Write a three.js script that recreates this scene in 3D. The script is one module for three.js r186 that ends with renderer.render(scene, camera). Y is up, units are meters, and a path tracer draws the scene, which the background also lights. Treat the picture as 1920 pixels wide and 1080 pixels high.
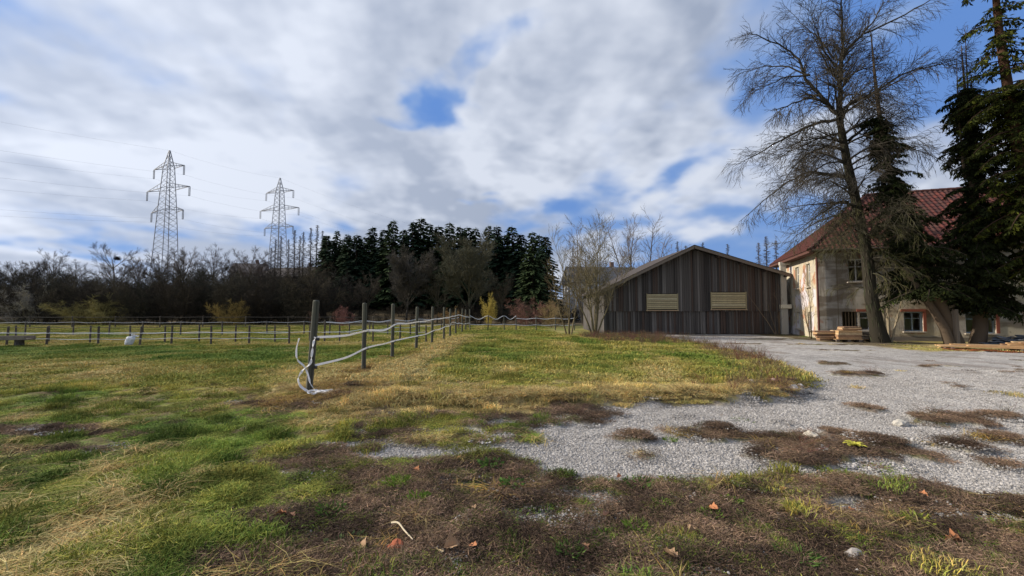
import * as THREE from 'three';
import { mergeGeometries } from 'three/addons/utils/BufferGeometryUtils.js';
import { RoundedBoxGeometry } from 'three/addons/geometries/RoundedBoxGeometry.js';

// ---------------------------------------------------------------- camera, renderer, sky, sun
const scene = new THREE.Scene();
const camera = new THREE.PerspectiveCamera(66.74, 16 / 9, 0.05, 2000);
camera.position.set(0, 1.6, 0);
camera.lookAt(0, 1.6 + Math.tan(Math.atan(43 / 820)), -1);
const renderer = new THREE.WebGLRenderer({ antialias: true });
renderer.toneMapping = THREE.LinearToneMapping;
renderer.toneMappingExposure = 1.15;
renderer.shadowMap.enabled = true;

const SUN = new THREE.Vector3(-0.86, 0.46, -0.2).normalize();
const sun = new THREE.DirectionalLight(new THREE.Color(1, 0.9, 0.76), 5.0);
sun.position.copy(SUN).multiplyScalar(120);
sun.target.position.set(0, 0, -20);
sun.position.add(sun.target.position);
sun.castShadow = true;
sun.shadow.radius = 2;
sun.shadow.mapSize.set(4096, 4096);
Object.assign(sun.shadow.camera, { left: -90, right: 90, top: 90, bottom: -90, near: 1, far: 320 });
sun.name = 'sun';
scene.add(sun, sun.target);

// ---------------------------------------------------------------- numbers
const lerp = (a, b, t) => a + (b - a) * t, clamp = (x, a, b) => (x < a ? a : x > b ? b : x);
const ss = (a, b, x) => { let t = (x - a) / (b - a); t = t < 0 ? 0 : t > 1 ? 1 : t; return t * t * (3 - 2 * t); };
function rng(seed) {
  let s = seed | 0;
  const f = () => { s = (s + 0x6d2b79f5) | 0; let t = Math.imul(s ^ (s >>> 15), 1 | s); t = (t + Math.imul(t ^ (t >>> 7), 61 | t)) ^ t; return ((t ^ (t >>> 14)) >>> 0) / 4294967296; };
  f.r = (a, b) => a + (b - a) * f();
  f.g = () => (f() + f() + f() - 1.5) / 0.87;
  return f;
}
const PERM = new Float32Array(65536);
{ const r = rng(77); for (let i = 0; i < 65536; i++) PERM[i] = r(); }
const hash = (x, y) => PERM[((x * 73 + y * 19349) ^ (y * 83 + x * 5851)) & 65535];
function vn(x, y) {
  const ix = Math.floor(x), iy = Math.floor(y), fx = x - ix, fy = y - iy, u = fx * fx * (3 - 2 * fx), v = fy * fy * (3 - 2 * fy);
  const a = hash(ix, iy), b = hash(ix + 1, iy), c = hash(ix, iy + 1), d = hash(ix + 1, iy + 1);
  return a + (b - a) * u + (c - a + (a - b - c + d) * u) * v;
}
function fbm(x, y, o = 4) { let s = 0, a = 0.5, t = 0; for (let i = 0; i < o; i++) { s += a * vn(x, y); t += a; a *= 0.5; const nx = x * 1.62 + y * 1.18 + 17.3; y = y * 1.62 - x * 1.18 + 9.1; x = nx; } return s / t; }
const V = (x, y, z) => new THREE.Vector3(x, y, z);
const lin = (r, g, b) => [r, g, b].map((c) => { c /= 255; return c <= 0.04045 ? c / 12.92 : ((c + 0.055) / 1.055) ** 2.4; });
const mix3 = (a, b, t) => [a[0] + (b[0] - a[0]) * t, a[1] + (b[1] - a[1]) * t, a[2] + (b[2] - a[2]) * t];
const ENC = new Uint8Array(4097); for (let i = 0; i < 4097; i++) { const c = (i / 4096) ** 2; ENC[i] = Math.round(255 * clamp(c <= 0.0031308 ? c * 12.92 : 1.055 * c ** (1 / 2.4) - 0.055, 0, 1)); }
const enc = (c) => ENC[c <= 0 ? 0 : c >= 1 ? 4096 : (Math.sqrt(c) * 4096) | 0];

// ---------------------------------------------------------------- the sky: a cloud deck in bands, thinning to blue on the right
{
  const W = 2048, Hh = 1024, data = new Float32Array(W * Hh * 4);
  // gaps in the deck, as [azimuth from straight ahead (deg, right positive), elevation (deg), half widths, depth]
  const gaps = [[-7, 28, 4.2, 4.2, 1.05], [-10.5, 24.5, 5.2, 2.3, 0.95], [-4.5, 31, 5, 3.6, 0.95], [-1, 35, 6, 3, 0.7], [-13, 30, 3, 2, 0.5], [-16, 22.5, 3.2, 1.3, 0.7], [-11.5, 34, 1.6, 2.2, 0.7], [2, 34, 5, 5, 0.4],
    [-5, 15.8, 5, 1.0, 0.55], [-6, 13, 4, 0.9, 0.7], [8, 10.5, 8, 1.4, 0.55], [24, 16, 8, 1.8, 0.5], [28.5, 23.5, 4, 3, 0.75], [41, 23, 6, 5, 0.85], [36, 33, 8, 5, 0.3], [30, 9.5, 8, 2.5, 0.55], [47, 30, 6, 7, 0.6], [18, 28, 6, 2.6, 0.3],
    [-45, 4.6, 11, 1.8, 0.45], [-30, 3.6, 9, 1.4, 0.5], [20, 5.5, 12, 2.5, 0.5]];
  const white = [0.60, 0.645, 0.74], grey = [0.235, 0.29, 0.405];
  for (let row = 0; row < Hh; row++) {
    const up = ((row + 0.5) / Hh - 0.5) * Math.PI, y = Math.sin(up), c = Math.cos(up), el = (up * 180) / Math.PI;
    for (let col = 0; col < W; col++) {
      const o = (row * W + col) * 4;
      data[o + 3] = 1;
      if (y < -0.02) { data[o] = 0.16; data[o + 1] = 0.16; data[o + 2] = 0.13; continue; }
      const round = ((col + 0.5) / W - 0.5) * 2 * Math.PI, x = Math.cos(round) * c, z = Math.sin(round) * c;
      let az = (Math.atan2(x, -z) * 180) / Math.PI;
      const k = 1 / (Math.max(y, 0) + 0.11), u = x * k, v = z * k, k2 = 1 / (Math.max(y, 0) + 0.3), u2 = x * k2, v2 = z * k2;
      const wu = u + 0.5 * (fbm(u * 0.9 + 3, v * 0.6 + 8, 3) - 0.5), wv = v + 0.8 * (fbm(u * 0.8 + 40, v * 0.6 - 11, 3) - 0.5), mw = 0.35 * (fbm(u2 * 3.1 + 7, v2 * 3.1, 3) - 0.5);
      const big = fbm(wu * 0.7 + 5.2, wv * 0.42 + 1.7, 3), band = fbm(wu * 2.0 + 20, wv * 0.95 - 6, 4), mott = fbm(u2 * 5.2 + mw + 11, v2 * 5.6 + mw * 2 + 3, 5), lump = fbm(u2 * 5.2 + mw + 11 - 0.16, v2 * 5.6 + mw * 2 + 2.88, 4);
      let cover = 0.62 + 1.0 * (big - 0.5) + 1.5 * (band - 0.5) + 0.6 * (mott - 0.5);
      cover += 0.34 * ss(14, -26, az) - 0.2 * ss(0, 32, az) * ss(140, 70, az);
      let hole = 0;
      const wa = az + 12 * (fbm(u2 * 4.2 + 9, v2 * 4.2 + 4, 5) - 0.5), we = el + 8 * (fbm(u2 * 4.4 - 9, v2 * 4.4 + 14, 5) - 0.5);
      for (let q = 0; q < gaps.length; q++) { const G = gaps[q], e1 = (wa - G[0]) / G[2], e2 = (we - G[1]) / G[3], e = e1 * e1 + e2 * e2; if (e < 9) hole += G[4] * Math.exp(-e); }
      cover += 0.2 * (fbm(u2 * 15 + 3 * mw, v2 * 19 - 4 * mw, 4) - 0.5);
      cover -= Math.min(hole, 1.2) * (0.12 + 0.9 * (1 - mott) + 0.2 * band);
      const alpha = 0.2 + 0.8 * ss(-0.1, 0.72, cover);
      // the deck seen from below: thick parts grey, thin parts and the sides of the lumps that face the sun white
      const rip = fbm(u2 * 15 + 3 * mw, v2 * 19 - 4 * mw, 4);
      const shade = clamp(0.40 + 2.4 * (fbm(wu * 2.2 - 30, wv * 0.9 + 12, 5) - 0.5) + 2.3 * (lump - mott) + 0.8 * (mott - 0.5) + 0.5 * (rip - 0.5) + 0.55 * ss(10, 2, el) * ss(-12, -34, az) + 0.35 * (cover - 0.7), 0, 1);
      const glow = Math.max(0, x * SUN.x + y * SUN.y + z * SUN.z);
      const lightC = mix3(white, grey, shade * (0.85 - 0.3 * glow));
      const g2 = 1 + 0.32 * glow ** 3;
      // the blue: deeper overhead, paler at the horizon
      const hz = Math.exp(-Math.max(el, 0) / 9);
      const blue = mix3([0.05, 0.18, 0.54], [0.22, 0.36, 0.60], hz);
      const thin = mix3(blue, [0.25, 0.365, 0.60], 0.72);
      let cc = alpha < 0.5 ? mix3(blue, thin, alpha * 2) : mix3(thin, lightC, (alpha - 0.5) * 2);
      for (let i = 0; i < 3; i++) data[o + i] = cc[i] * g2;
    }
  }
  const t = new THREE.DataTexture(data, W, Hh, THREE.RGBAFormat, THREE.FloatType);
  t.mapping = THREE.EquirectangularReflectionMapping; t.magFilter = t.minFilter = THREE.LinearFilter; t.wrapS = THREE.RepeatWrapping; t.needsUpdate = true;
  scene.background = t; scene.environment = t;
}

// ---------------------------------------------------------------- helpers for naming
const taken = new Map();
function numbered(n) { const k = taken.get(n) ?? 0; taken.set(n, k + 1); return k ? n + '_' + String(k).padStart(3, '0') : n; }
function tag(o, label, category, group, kind) { if (label) o.userData.label = label; if (category) o.userData.category = category; if (group) o.userData.group = group; if (kind) o.userData.kind = kind; return o; }
function thing(name, label, category, x = 0, y = 0, z = 0, turn = 0, group) {
  const o = new THREE.Group(); o.name = numbered(name); o.position.set(x, y, z); o.rotation.y = turn; scene.add(o); return tag(o, label, category, group);
}
function part(name, geo, mat, parent, x = 0, y = 0, z = 0) { const m = new THREE.Mesh(geo, mat); m.name = name; m.position.set(x, y, z); m.castShadow = m.receiveShadow = true; parent.add(m); return m; }
function single(name, geo, mat, label, category, x = 0, y = 0, z = 0, group) { const m = part(numbered(name), geo, mat, scene, x, y, z); return tag(m, label, category, group); }

// a growing triangle soup with normals, colours
class Soup {
  constructor() { this.p = []; this.n = []; this.c = []; this.i = []; this.col = [1, 1, 1]; }
  v(x, y, z, nx, ny, nz) { this.p.push(x, y, z); this.n.push(nx, ny, nz); this.c.push(this.col[0], this.col[1], this.col[2]); return this.p.length / 3 - 1; }
  tri(a, b, c) {
    const ux = b.x - a.x, uy = b.y - a.y, uz = b.z - a.z, vx = c.x - a.x, vy = c.y - a.y, vz = c.z - a.z;
    let nx = uy * vz - uz * vy, ny = uz * vx - ux * vz, nz = ux * vy - uy * vx; const l = Math.hypot(nx, ny, nz) || 1; nx /= l; ny /= l; nz /= l;
    this.i.push(this.v(a.x, a.y, a.z, nx, ny, nz), this.v(b.x, b.y, b.z, nx, ny, nz), this.v(c.x, c.y, c.z, nx, ny, nz));
  }
  quad(a, b, c, d) { this.tri(a, b, c); this.tri(a, c, d); }
  tube(pts, rad, sides = 6, cap = false) {
    const start = this.p.length / 3, n = pts.length, t = V(0, 0, 0); let ref = V(0.31, 0.2, 0.93), a = V(0, 0, 0), b = V(0, 0, 0);
    for (let k = 0; k < n; k++) {
      t.copy(pts[Math.min(k + 1, n - 1)]).sub(pts[Math.max(k - 1, 0)]).normalize();
      a.copy(ref).addScaledVector(t, -ref.dot(t));
      if (a.lengthSq() < 1e-4) a.set(1, 0.1, 0).addScaledVector(t, -t.x);
      a.normalize(); b.crossVectors(t, a); ref.copy(a);
      for (let s = 0; s < sides; s++) {
        const w = (s / sides) * Math.PI * 2, ca = Math.cos(w), sb = Math.sin(w), nx = a.x * ca + b.x * sb, ny = a.y * ca + b.y * sb, nz = a.z * ca + b.z * sb;
        this.v(pts[k].x + nx * rad[k], pts[k].y + ny * rad[k], pts[k].z + nz * rad[k], nx, ny, nz);
      }
      if (k) for (let s = 0; s < sides; s++) {
        const q = start + (k - 1) * sides, s2 = (s + 1) % sides;
        this.i.push(q + s, q + s2, q + sides + s, q + s2, q + sides + s2, q + sides + s);
      }
    }
    if (cap) {
      t.copy(pts[n - 1]).sub(pts[n - 2]).normalize();
      const q = start + (n - 1) * sides, e = this.v(pts[n - 1].x + t.x * rad[n - 1] * 0.1, pts[n - 1].y + t.y * rad[n - 1] * 0.1, pts[n - 1].z + t.z * rad[n - 1] * 0.1, t.x, t.y, t.z);
      const ring = []; for (let s = 0; s < sides; s++) ring.push(this.v(this.p[(q + s) * 3], this.p[(q + s) * 3 + 1], this.p[(q + s) * 3 + 2], t.x, t.y, t.z));
      for (let s = 0; s < sides; s++) this.i.push(ring[s], ring[(s + 1) % sides], e);
    }
  }
  twig(p, q, r) {   // a three sided spike
    const d = V(q.x - p.x, q.y - p.y, q.z - p.z).normalize(), a = Math.abs(d.y) > 0.9 ? V(1, 0, 0) : V(0, 1, 0);
    a.addScaledVector(d, -a.dot(d)).normalize(); const b = V(0, 0, 0).crossVectors(d, a), k = [];
    for (let s = 0; s < 3; s++) { const w = s * 2.0944; k.push(V(p.x + (a.x * Math.cos(w) + b.x * Math.sin(w)) * r, p.y + (a.y * Math.cos(w) + b.y * Math.sin(w)) * r, p.z + (a.z * Math.cos(w) + b.z * Math.sin(w)) * r)); }
    this.tri(k[0], k[1], q); this.tri(k[1], k[2], q); this.tri(k[2], k[0], q);
  }
  leaf(p, d, side, len, w) {   // a rhombus along d
    const m = V(p.x + d.x * len * 0.45, p.y + d.y * len * 0.45, p.z + d.z * len * 0.45), q = V(p.x + d.x * len, p.y + d.y * len, p.z + d.z * len);
    const l = V(m.x - side.x * w, m.y - side.y * w, m.z - side.z * w), r = V(m.x + side.x * w, m.y + side.y * w, m.z + side.z * w);
    this.tri(p, r, q); this.tri(p, q, l);
  }
  box(a, b, w, h) {   // a bar from a to b
    const d = V(b.x - a.x, b.y - a.y, b.z - a.z).normalize(), s = Math.abs(d.y) > 0.95 ? V(1, 0, 0) : V(0, 1, 0);
    const x = V(0, 0, 0).crossVectors(s, d).normalize(), y = V(0, 0, 0).crossVectors(d, x), c = [];
    for (const e of [a, b]) for (const [i, j] of [[-1, -1], [1, -1], [1, 1], [-1, 1]]) c.push(V(e.x + x.x * i * w / 2 + y.x * j * h / 2, e.y + x.y * i * w / 2 + y.y * j * h / 2, e.z + x.z * i * w / 2 + y.z * j * h / 2));
    this.quad(c[3], c[2], c[1], c[0]); this.quad(c[4], c[5], c[6], c[7]);
    for (let k = 0; k < 4; k++) { const l = (k + 1) % 4; this.quad(c[k], c[l], c[4 + l], c[4 + k]); }
  }
  get size() { return this.i.length / 3; }
  geo() {
    const g = new THREE.BufferGeometry();
    g.setAttribute('position', new THREE.Float32BufferAttribute(this.p, 3)); g.setAttribute('normal', new THREE.Float32BufferAttribute(this.n, 3));
    g.setAttribute('color', new THREE.Float32BufferAttribute(this.c, 3)); g.setIndex(this.i); return g;
  }
}
const M = (rgb, rough = 0.9, extra = {}) => new THREE.MeshStandardMaterial({ color: new THREE.Color().setRGB(...rgb), roughness: rough, metalness: 0, ...extra });
const MV = (rgb, rough = 0.9, extra = {}) => new THREE.MeshPhysicalMaterial({ color: new THREE.Color().setRGB(...rgb), roughness: rough, specularIntensity: 0.2, vertexColors: true, ...extra });
const leafy = (rgb, t = 0.3) => new THREE.MeshPhysicalMaterial({ color: new THREE.Color().setRGB(...rgb), roughness: 1, specularIntensity: 0.15, vertexColors: true, side: THREE.DoubleSide, transmission: t, thickness: 0 });
function texture(w, h, f, srgb = true) {   // f(u, v) gives linear colour
  const d = new Uint8Array(w * h * 4);
  for (let y = 0; y < h; y++) for (let x = 0; x < w; x++) { const c = f((x + 0.5) / w, (y + 0.5) / h, x, y), o = (y * w + x) * 4; for (let k = 0; k < 3; k++) d[o + k] = srgb ? enc(c[k]) : Math.round(255 * clamp(c[k], 0, 1)); d[o + 3] = 255; }
  const t = new THREE.DataTexture(d, w, h); t.magFilter = THREE.LinearFilter; t.wrapS = t.wrapT = THREE.RepeatWrapping; if (srgb) t.colorSpace = THREE.SRGBColorSpace; t.needsUpdate = true; return t;
}

// ---------------------------------------------------------------- the ground
const inside = (poly, x, z) => { let c = false; for (let i = 0, j = poly.length - 1; i < poly.length; j = i++) { const [xi, zi] = poly[i], [xj, zj] = poly[j]; if (zi > z !== zj > z && x < ((xj - xi) * (z - zi)) / (zj - zi) + xi) c = !c; } return c; };
function sd(poly, x, z) {   // signed distance, positive inside
  let m = 1e9;
  for (let i = 0, j = poly.length - 1; i < poly.length; j = i++) {
    const [ax, az] = poly[j], [bx, bz] = poly[i], dx = bx - ax, dz = bz - az, t = clamp(((x - ax) * dx + (z - az) * dz) / (dx * dx + dz * dz), 0, 1);
    m = Math.min(m, (x - ax - dx * t) ** 2 + (z - az - dz * t) ** 2);
  }
  m = Math.sqrt(m); return inside(poly, x, z) ? m : -m;
}
const GRAVEL = [[-0.5, -5.1], [0.15, -5.2], [0.34, -5.75], [1.2, -6.75], [1.6, -7.3], [2.99, -7.35], [4.88, -7.68], [5.85, -8.74], [6.96, -10.87], [7.32, -12.61], [7.92, -14.87], [8.23, -18.36], [8.46, -24.91], [8.0, -31], [21, -31], [17, -26.4],
  [16.0, -22.3], [17.34, -19.6], [24, -17.5], [24, -4.5], [6.5, -3.75], [4.25, -3.72], [3.9, -3.9], [3.68, -4.17], [2.63, -4.23], [1.69, -4.17], [0.92, -4.05], [0.46, -4.3], [0.0, -4.6]];
const MOUND = [[-3.1, -7.0], [-2.6, -6.94], [-1.39, -7.2], [0, -7.12], [1.5, -7.31], [3.03, -7.39], [4.94, -7.73], [5.74, -8.74], [6.83, -10.87], [7.92, -14.87], [8.46, -24.91], [7, -36], [-3.1, -36]];
const PATCH = [[-3.75, -7.35, 1.0, 0.42], [-2.9, -8.3, 0.5, 0.3], [-3.75, -11.3, 0.7, 0.5], [-6.2, -5.6, 1.1, 0.22], [-5.0, -4.9, 0.6, 0.12], [2.48, -5.61, 0.57, 0.32], [3.81, -5.11, 1.03, 0.52], [3.01, -4.68, 0.51, 0.23], [6.18, -6.38, 0.57, 0.42], [7.23, -6.54, 0.47, 0.29], [8.54, -10.88, 0.63, 0.45], [5.68, -7.05, 0.21, 0.24], [0.99, -6.66, 0.6, 0.55], [5.84, -5.43, 0.26, 0.28],
  [1.49, -5.42, 0.2, 0.15], [1.42, -4.75, 0.16, 0.1], [5.1, -5.02, 0.36, 0.22], [5.02, -4.52, 0.3, 0.15], [10.5, -21, 1.6, 0.35], [13.2, -17.5, 1.2, 0.25], [15, -20.5, 2.2, 0.4], [9.5, -13, 0.5, 0.25], [12, -12.5, 0.7, 0.2], [7.2, -5.6, 0.4, 0.3], [14, -24.5, 1.6, 0.5]];
const FINGER = [[-0.6, -4.75, 0.6, 0.16], [-1.9, -5.2, 0.5, 0.12], [-0.2, -5.5, 0.4, 0.14], [0.5, -3.85, 0.4, 0.1], [-1.05, -4.95, 0.62, 0.2], [-0.75, -5.75, 0.5, 0.13], [-0.3, -6.2, 0.35, 0.1], [-1.4, -4.75, 0.4, 0.12], [2.6, -3.55, 0.5, 0.12], [0.1, -3.4, 0.25, 0.12], [3.4, -3.3, 0.45, 0.14], [0.9, -3.65, 0.3, 0.08], [-0.4, -4.0, 0.3, 0.08], [1.9, -3.2, 0.25, 0.06]];
const blob = (list, x, z) => { let m = 0; for (const [a, b, c, d] of list) { const e = ((x - a) / c) ** 2 + ((z - b) / d) ** 2; if (e < 2.6) m = Math.max(m, 1.25 - 0.62 * e); } return m; };
// distances and patches are looked up on a grid of 10 cm
const GX0 = -18, GZ0 = -34, GS = 0.1, GW = 440, GH = 380;
const gridOf = (f) => { const a = new Float32Array(GW * GH); for (let j = 0; j < GH; j++) for (let i = 0; i < GW; i++) a[j * GW + i] = f(GX0 + i * GS, GZ0 + j * GS); return (x, z) => { const u = clamp((x - GX0) / GS, 0, GW - 1.01), v = clamp((z - GZ0) / GS, 0, GH - 1.01), i = u | 0, j = v | 0, a0 = u - i, b0 = v - j, o = j * GW + i; return (a[o] * (1 - a0) + a[o + 1] * a0) * (1 - b0) + (a[o + GW] * (1 - a0) + a[o + GW + 1] * a0) * b0; }; };
const sdGravel = gridOf((x, z) => sd(GRAVEL, x, z)), sdMound = gridOf((x, z) => sd(MOUND, x, z)), blFinger = gridOf((x, z) => blob(FINGER, x, z)), blPatch = gridOf((x, z) => blob(PATCH, x, z));
function zone(x, z) {
  const n = fbm(x * 1.3 + 4, z * 1.3 + 7, 4) - 0.5, f = fbm(x * 5 - 6, z * 5 + 2, 3) - 0.5;
  const gs = sdGravel(x, z) + 0.12 * ss(-12, -8, z) + 0.75 * n + 0.35 * f;
  let gravel = ss(-0.14, 0.14, gs);
  gravel = Math.max(gravel, ss(0.2, 0.75, blFinger(x, z) + 1.1 * f + 0.9 * n));
  const pl = ss(0.5, 0.95, blPatch(x, z) + 1.6 * f + 1.1 * n) ;
  const ms = sdMound(x, z) + 0.5 * n + 0.25 * f;
  const mound = ss(-0.15, 0.25, ms);
  // dead stems and leaf litter in front of the gravel
  let litter = ss(-0.5, 0.6, x + 1.55 + 0.12 * (z + 4) + 2.2 * n + 0.8 * f) * ss(-0.1, 0.5, z + 4.9 + 0.8 * n) ;
  litter = Math.max(litter, 0.85 * ss(-0.3, 0.3, x + 1.9 + 2 * n) * ss(0.3, -0.2, x - 1.1) * ss(0, 0.4, z + 6.9) * ss(-0.15, 0.3, 0.12 + n + f));
  litter = Math.max(litter * (1 - gravel), pl);
  litter = Math.max(litter, 0.9 * ss(0.55, 0.15, Math.abs(x + 3.55 + 0.15 * n) / (0.9 + n)) * ss(-26, -20, z) * ss(-6, -7.5, z) * ss(-0.3, 0.25, n + f + 0.08));
  litter = Math.max(litter, mound * ss(1.5, 0.3, ms) * ss(3.5, 6, x - 0.12 * z * 0) * 0.9);
  litter = Math.max(litter, ss(-0.4, 0.5, x - 16 + 1.2 * n) * ss(-18.5, -20, z - 0.15 * (x - 17) * -3) * 0.9);
  if (z < -17 && x > 15) gravel *= ss(0.3, -0.3, x - 16 + 1.2 * n) ** 0.5;
  return { gravel: gravel * (1 - pl) * (1 - 0.0), litter, mound, ms, n, f };
}
const GREEN = lin(86, 110, 48), LIME = lin(124, 138, 66), STRAW = lin(190, 172, 120), OCHRE = lin(168, 144, 80), SOIL = lin(72, 60, 48), RUST = lin(102, 78, 60), LIT0 = lin(66, 57, 50), LIT1 = lin(124, 108, 94), MOSS = lin(92, 98, 50), STONE = lin(176, 173, 170), WOOD0 = lin(72, 60, 48), WOOD1 = lin(96, 84, 60), YARD = lin(150, 148, 146);
function grassColour(x, z, zo) {
  const d = -z, p = fbm(x * 0.9 + 31, z * 0.55 + 3, 4), q = fbm(x * 3.1 - 8, z * 2.6 + 12, 3);
  let s;
  if (zo.mound > 0.5) s = 0.52 + 0.38 * ss(1.3, 0.2, zo.ms) - 0.16 * ss(9, 14, d);
  else if (x > -3.5 && d > 6.6) s = 0.9;
  else s = lerp(lerp(lerp(0.12, 0.66, ss(7.2, 9.5, d)), 0.02, ss(12.2, 14.5, d)), 0.55, ss(18.6, 20, d));
  if (d > 26) s = 0.42 + 0.2 * (d > 45);
  if (Math.abs(x + 3.6) < 1.1 && d < 26 && d > 6.4) s += 0.35;
  s = clamp(s + 1.5 * (p - 0.5) + 0.8 * (q - 0.5), 0, 1);
  const g = mix3(GREEN, LIME, clamp(0.35 + 1.6 * (fbm(x * 1.7 + 2, z * 1.7, 3) - 0.5) + 0.5 * s, 0, 1));
  return s < 0.5 ? mix3(g, mix3(LIME, OCHRE, 0.5), s * 2 * 0.8) : mix3(mix3(g, mix3(LIME, OCHRE, 0.5), 0.8), STRAW, (s - 0.5) * 1.7);
}
const hill = (x, z) => 6 * ss(58, 165, -z) + 2.2 * ss(50, 75, -z) * ss(12, -14, x) + 1.5 * ss(-50, -90, x) * ss(-30, -60, z);
const RX0 = -17, RX1 = 21, RZ0 = -31, RZ1 = 1.5;
const rectIn = (x, z) => ss(RX0, RX0 + 1.5, x) * ss(RX1, RX1 - 1.5, x) * ss(RZ0, RZ0 + 1.5, z) * ss(RZ1 + 0.3, RZ1 - 0.4, z);
const base = (x, z) => 0.05 * (fbm(x * 0.13 + 2, z * 0.13, 2) - 0.5) * ss(26, 10, Math.hypot(x - 16, z + 26)) + hill(x, z);
function ground(x, z, zo) {
  const k = rectIn(x, z); if (k <= 0) return base(x, z);
  zo ??= zone(x, z);
  const soft = 1 - zo.gravel * 0.8, far = ss(30, 12, -z);
  return base(x, z) + k * (0.014 + 0.1 * zo.mound * ss(-33, -20, z) + 0.10 * zo.mound * ss(1.1, 0.15, zo.ms) * ss(-0.1, 0.3, zo.ms) * 0.5 + soft * far * (0.07 * (fbm(x * 1.6, z * 1.6 + 50, 3) - 0.35) + 0.045 * vn(x * 4.5, z * 4.5) + 0.035 * vn(x * 11, z * 11) * ss(14, 8, -z)) + 0.012 * vn(x * 3, z * 3) + 0.02 * zo.litter * vn(x * 9, z * 9));
}
{
  const speck = rng(5);
  const nearTex = texture(1792, 1792, (u, v) => {
    const x = lerp(RX0, RX1, u), z = lerp(RZ0, RZ1, v), zo = zone(x, z), d = -z;
    let soil = mix3(SOIL, RUST, clamp(0.5 + 2 * zo.f, 0, 1)), grass = grassColour(x, z, zo);
    const gap = clamp(0.5 + 1.4 * (vn(x * 11, z * 11) - 0.5) + 1.2 * zo.f - 0.25 * ss(6, 12, d), 0, 0.8);
    let c = mix3(grass, soil, gap * (d < 12 ? 1 : 0.75));
    const r = speck(), lit = mix3(LIT0, LIT1, r * r);
    c = mix3(c, mix3(lit, MOSS, 0.6 * ss(0.52, 0.75, fbm(x * 3 + 60, z * 3, 3))), zo.litter);
    const gr = 0.55 + 0.75 * speck(), tone = 0.9 + 0.35 * (fbm(x * 0.8, z * 0.8, 3) - 0.5);
    const k = gr * tone * (0.82 + 0.36 * vn(x * 7, z * 7)); let st = [STONE[0] * k * 1.02, STONE[1] * k, STONE[2] * k * 0.97];
    st = mix3(st, soil, 0.38 * ss(0.5, 0.74, fbm(x * 1.3 + 12, z * 0.6 + 5, 4)));
    c = mix3(c, st, zo.gravel);
    const j = 0.86 + 0.28 * speck();
    return [c[0] * j, c[1] * j, c[2] * j];
  });
  nearTex.wrapS = nearTex.wrapT = THREE.ClampToEdgeWrapping;
  const bump = texture(512, 512, (u, v, x, y) => { const n = 0.6 * PERM[(x * 7919 + y * 104729) & 65535] + 0.4 * vn(x / 3, y / 3); return [n, n, n]; }, false);
  bump.repeat.set((RX1 - RX0) / 3.1, (RZ1 - RZ0) / 3.1);
  const NX = 520, NZ = 460, p = [], uv = [], idx = [];
  for (let j = 0; j <= NZ; j++) for (let i = 0; i <= NX; i++) {
    const u = i / NX, v = 1 - (1 - (j / NZ)) ** 1.0, x = lerp(RX0, RX1, u), z = lerp(RZ0, RZ1, v ** 0.62);
    p.push(x, ground(x, z), z); uv.push(u, v ** 0.62);
    if (i && j) { const a = j * (NX + 1) + i; idx.push(a - NX - 2, a - 1, a - NX - 1, a - NX - 1, a - 1, a); }
  }
  const g = new THREE.BufferGeometry(); g.setAttribute('position', new THREE.Float32BufferAttribute(p, 3)); g.setAttribute('uv', new THREE.Float32BufferAttribute(uv, 2)); g.setIndex(idx); g.computeVertexNormals();
  const m = part('yard_ground', g, new THREE.MeshPhysicalMaterial({ map: nearTex, bumpMap: bump, bumpScale: 0.02, roughness: 1, specularIntensity: 0.3 }), scene);
  tag(m, null, null, null, 'structure');
  const FX = 520, FZ = 520, N = 320, fp = [], fuv = [], fi = [];
  const farTex = texture(1536, 1536, (u, v) => {
    const x = (u - 0.5) * FX, z = -420 + v * FZ, zo = { mound: 0, ms: 0 };
    let c = mix3(grassColour(x, z, zo), SOIL, 0.25 + 0.5 * (vn(x * 2, z * 2) - 0.3));
    const wood = ss(46, 56, -z + 6 * (fbm(x * 0.08, z * 0.08, 3) - 0.5));
    c = mix3(c, mix3(WOOD0, WOOD1, fbm(x * 0.7, z * 0.7, 3)), wood);
    if (x > 8 && z > -34 && z < -24) c = mix3(c, YARD, 0.8);
    return c;
  });
  farTex.wrapS = farTex.wrapT = THREE.ClampToEdgeWrapping;
  for (let j = 0; j <= N; j++) for (let i = 0; i <= N; i++) {
    const u = i / N, v = j / N, x = (u - 0.5) * FX, z = -420 + v * FZ, deep = x > RX0 + 2 && x < RX1 - 2 && z > RZ0 + 2 && z < RZ1 - 2;
    fp.push(x, base(x, z) - (deep ? 0.25 : 0), z); fuv.push(u, v);
    if (i && j) { const a = j * (N + 1) + i; fi.push(a - N - 2, a - 1, a - N - 1, a - N - 1, a - 1, a); }
  }
  const fg = new THREE.BufferGeometry(); fg.setAttribute('position', new THREE.Float32BufferAttribute(fp, 3)); fg.setAttribute('uv', new THREE.Float32BufferAttribute(fuv, 2)); fg.setIndex(fi); fg.computeVertexNormals();
  tag(part('meadow', fg, new THREE.MeshPhysicalMaterial({ map: farTex, roughness: 1, specularIntensity: 0.3 }), scene), null, null, null, 'structure');
}
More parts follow.
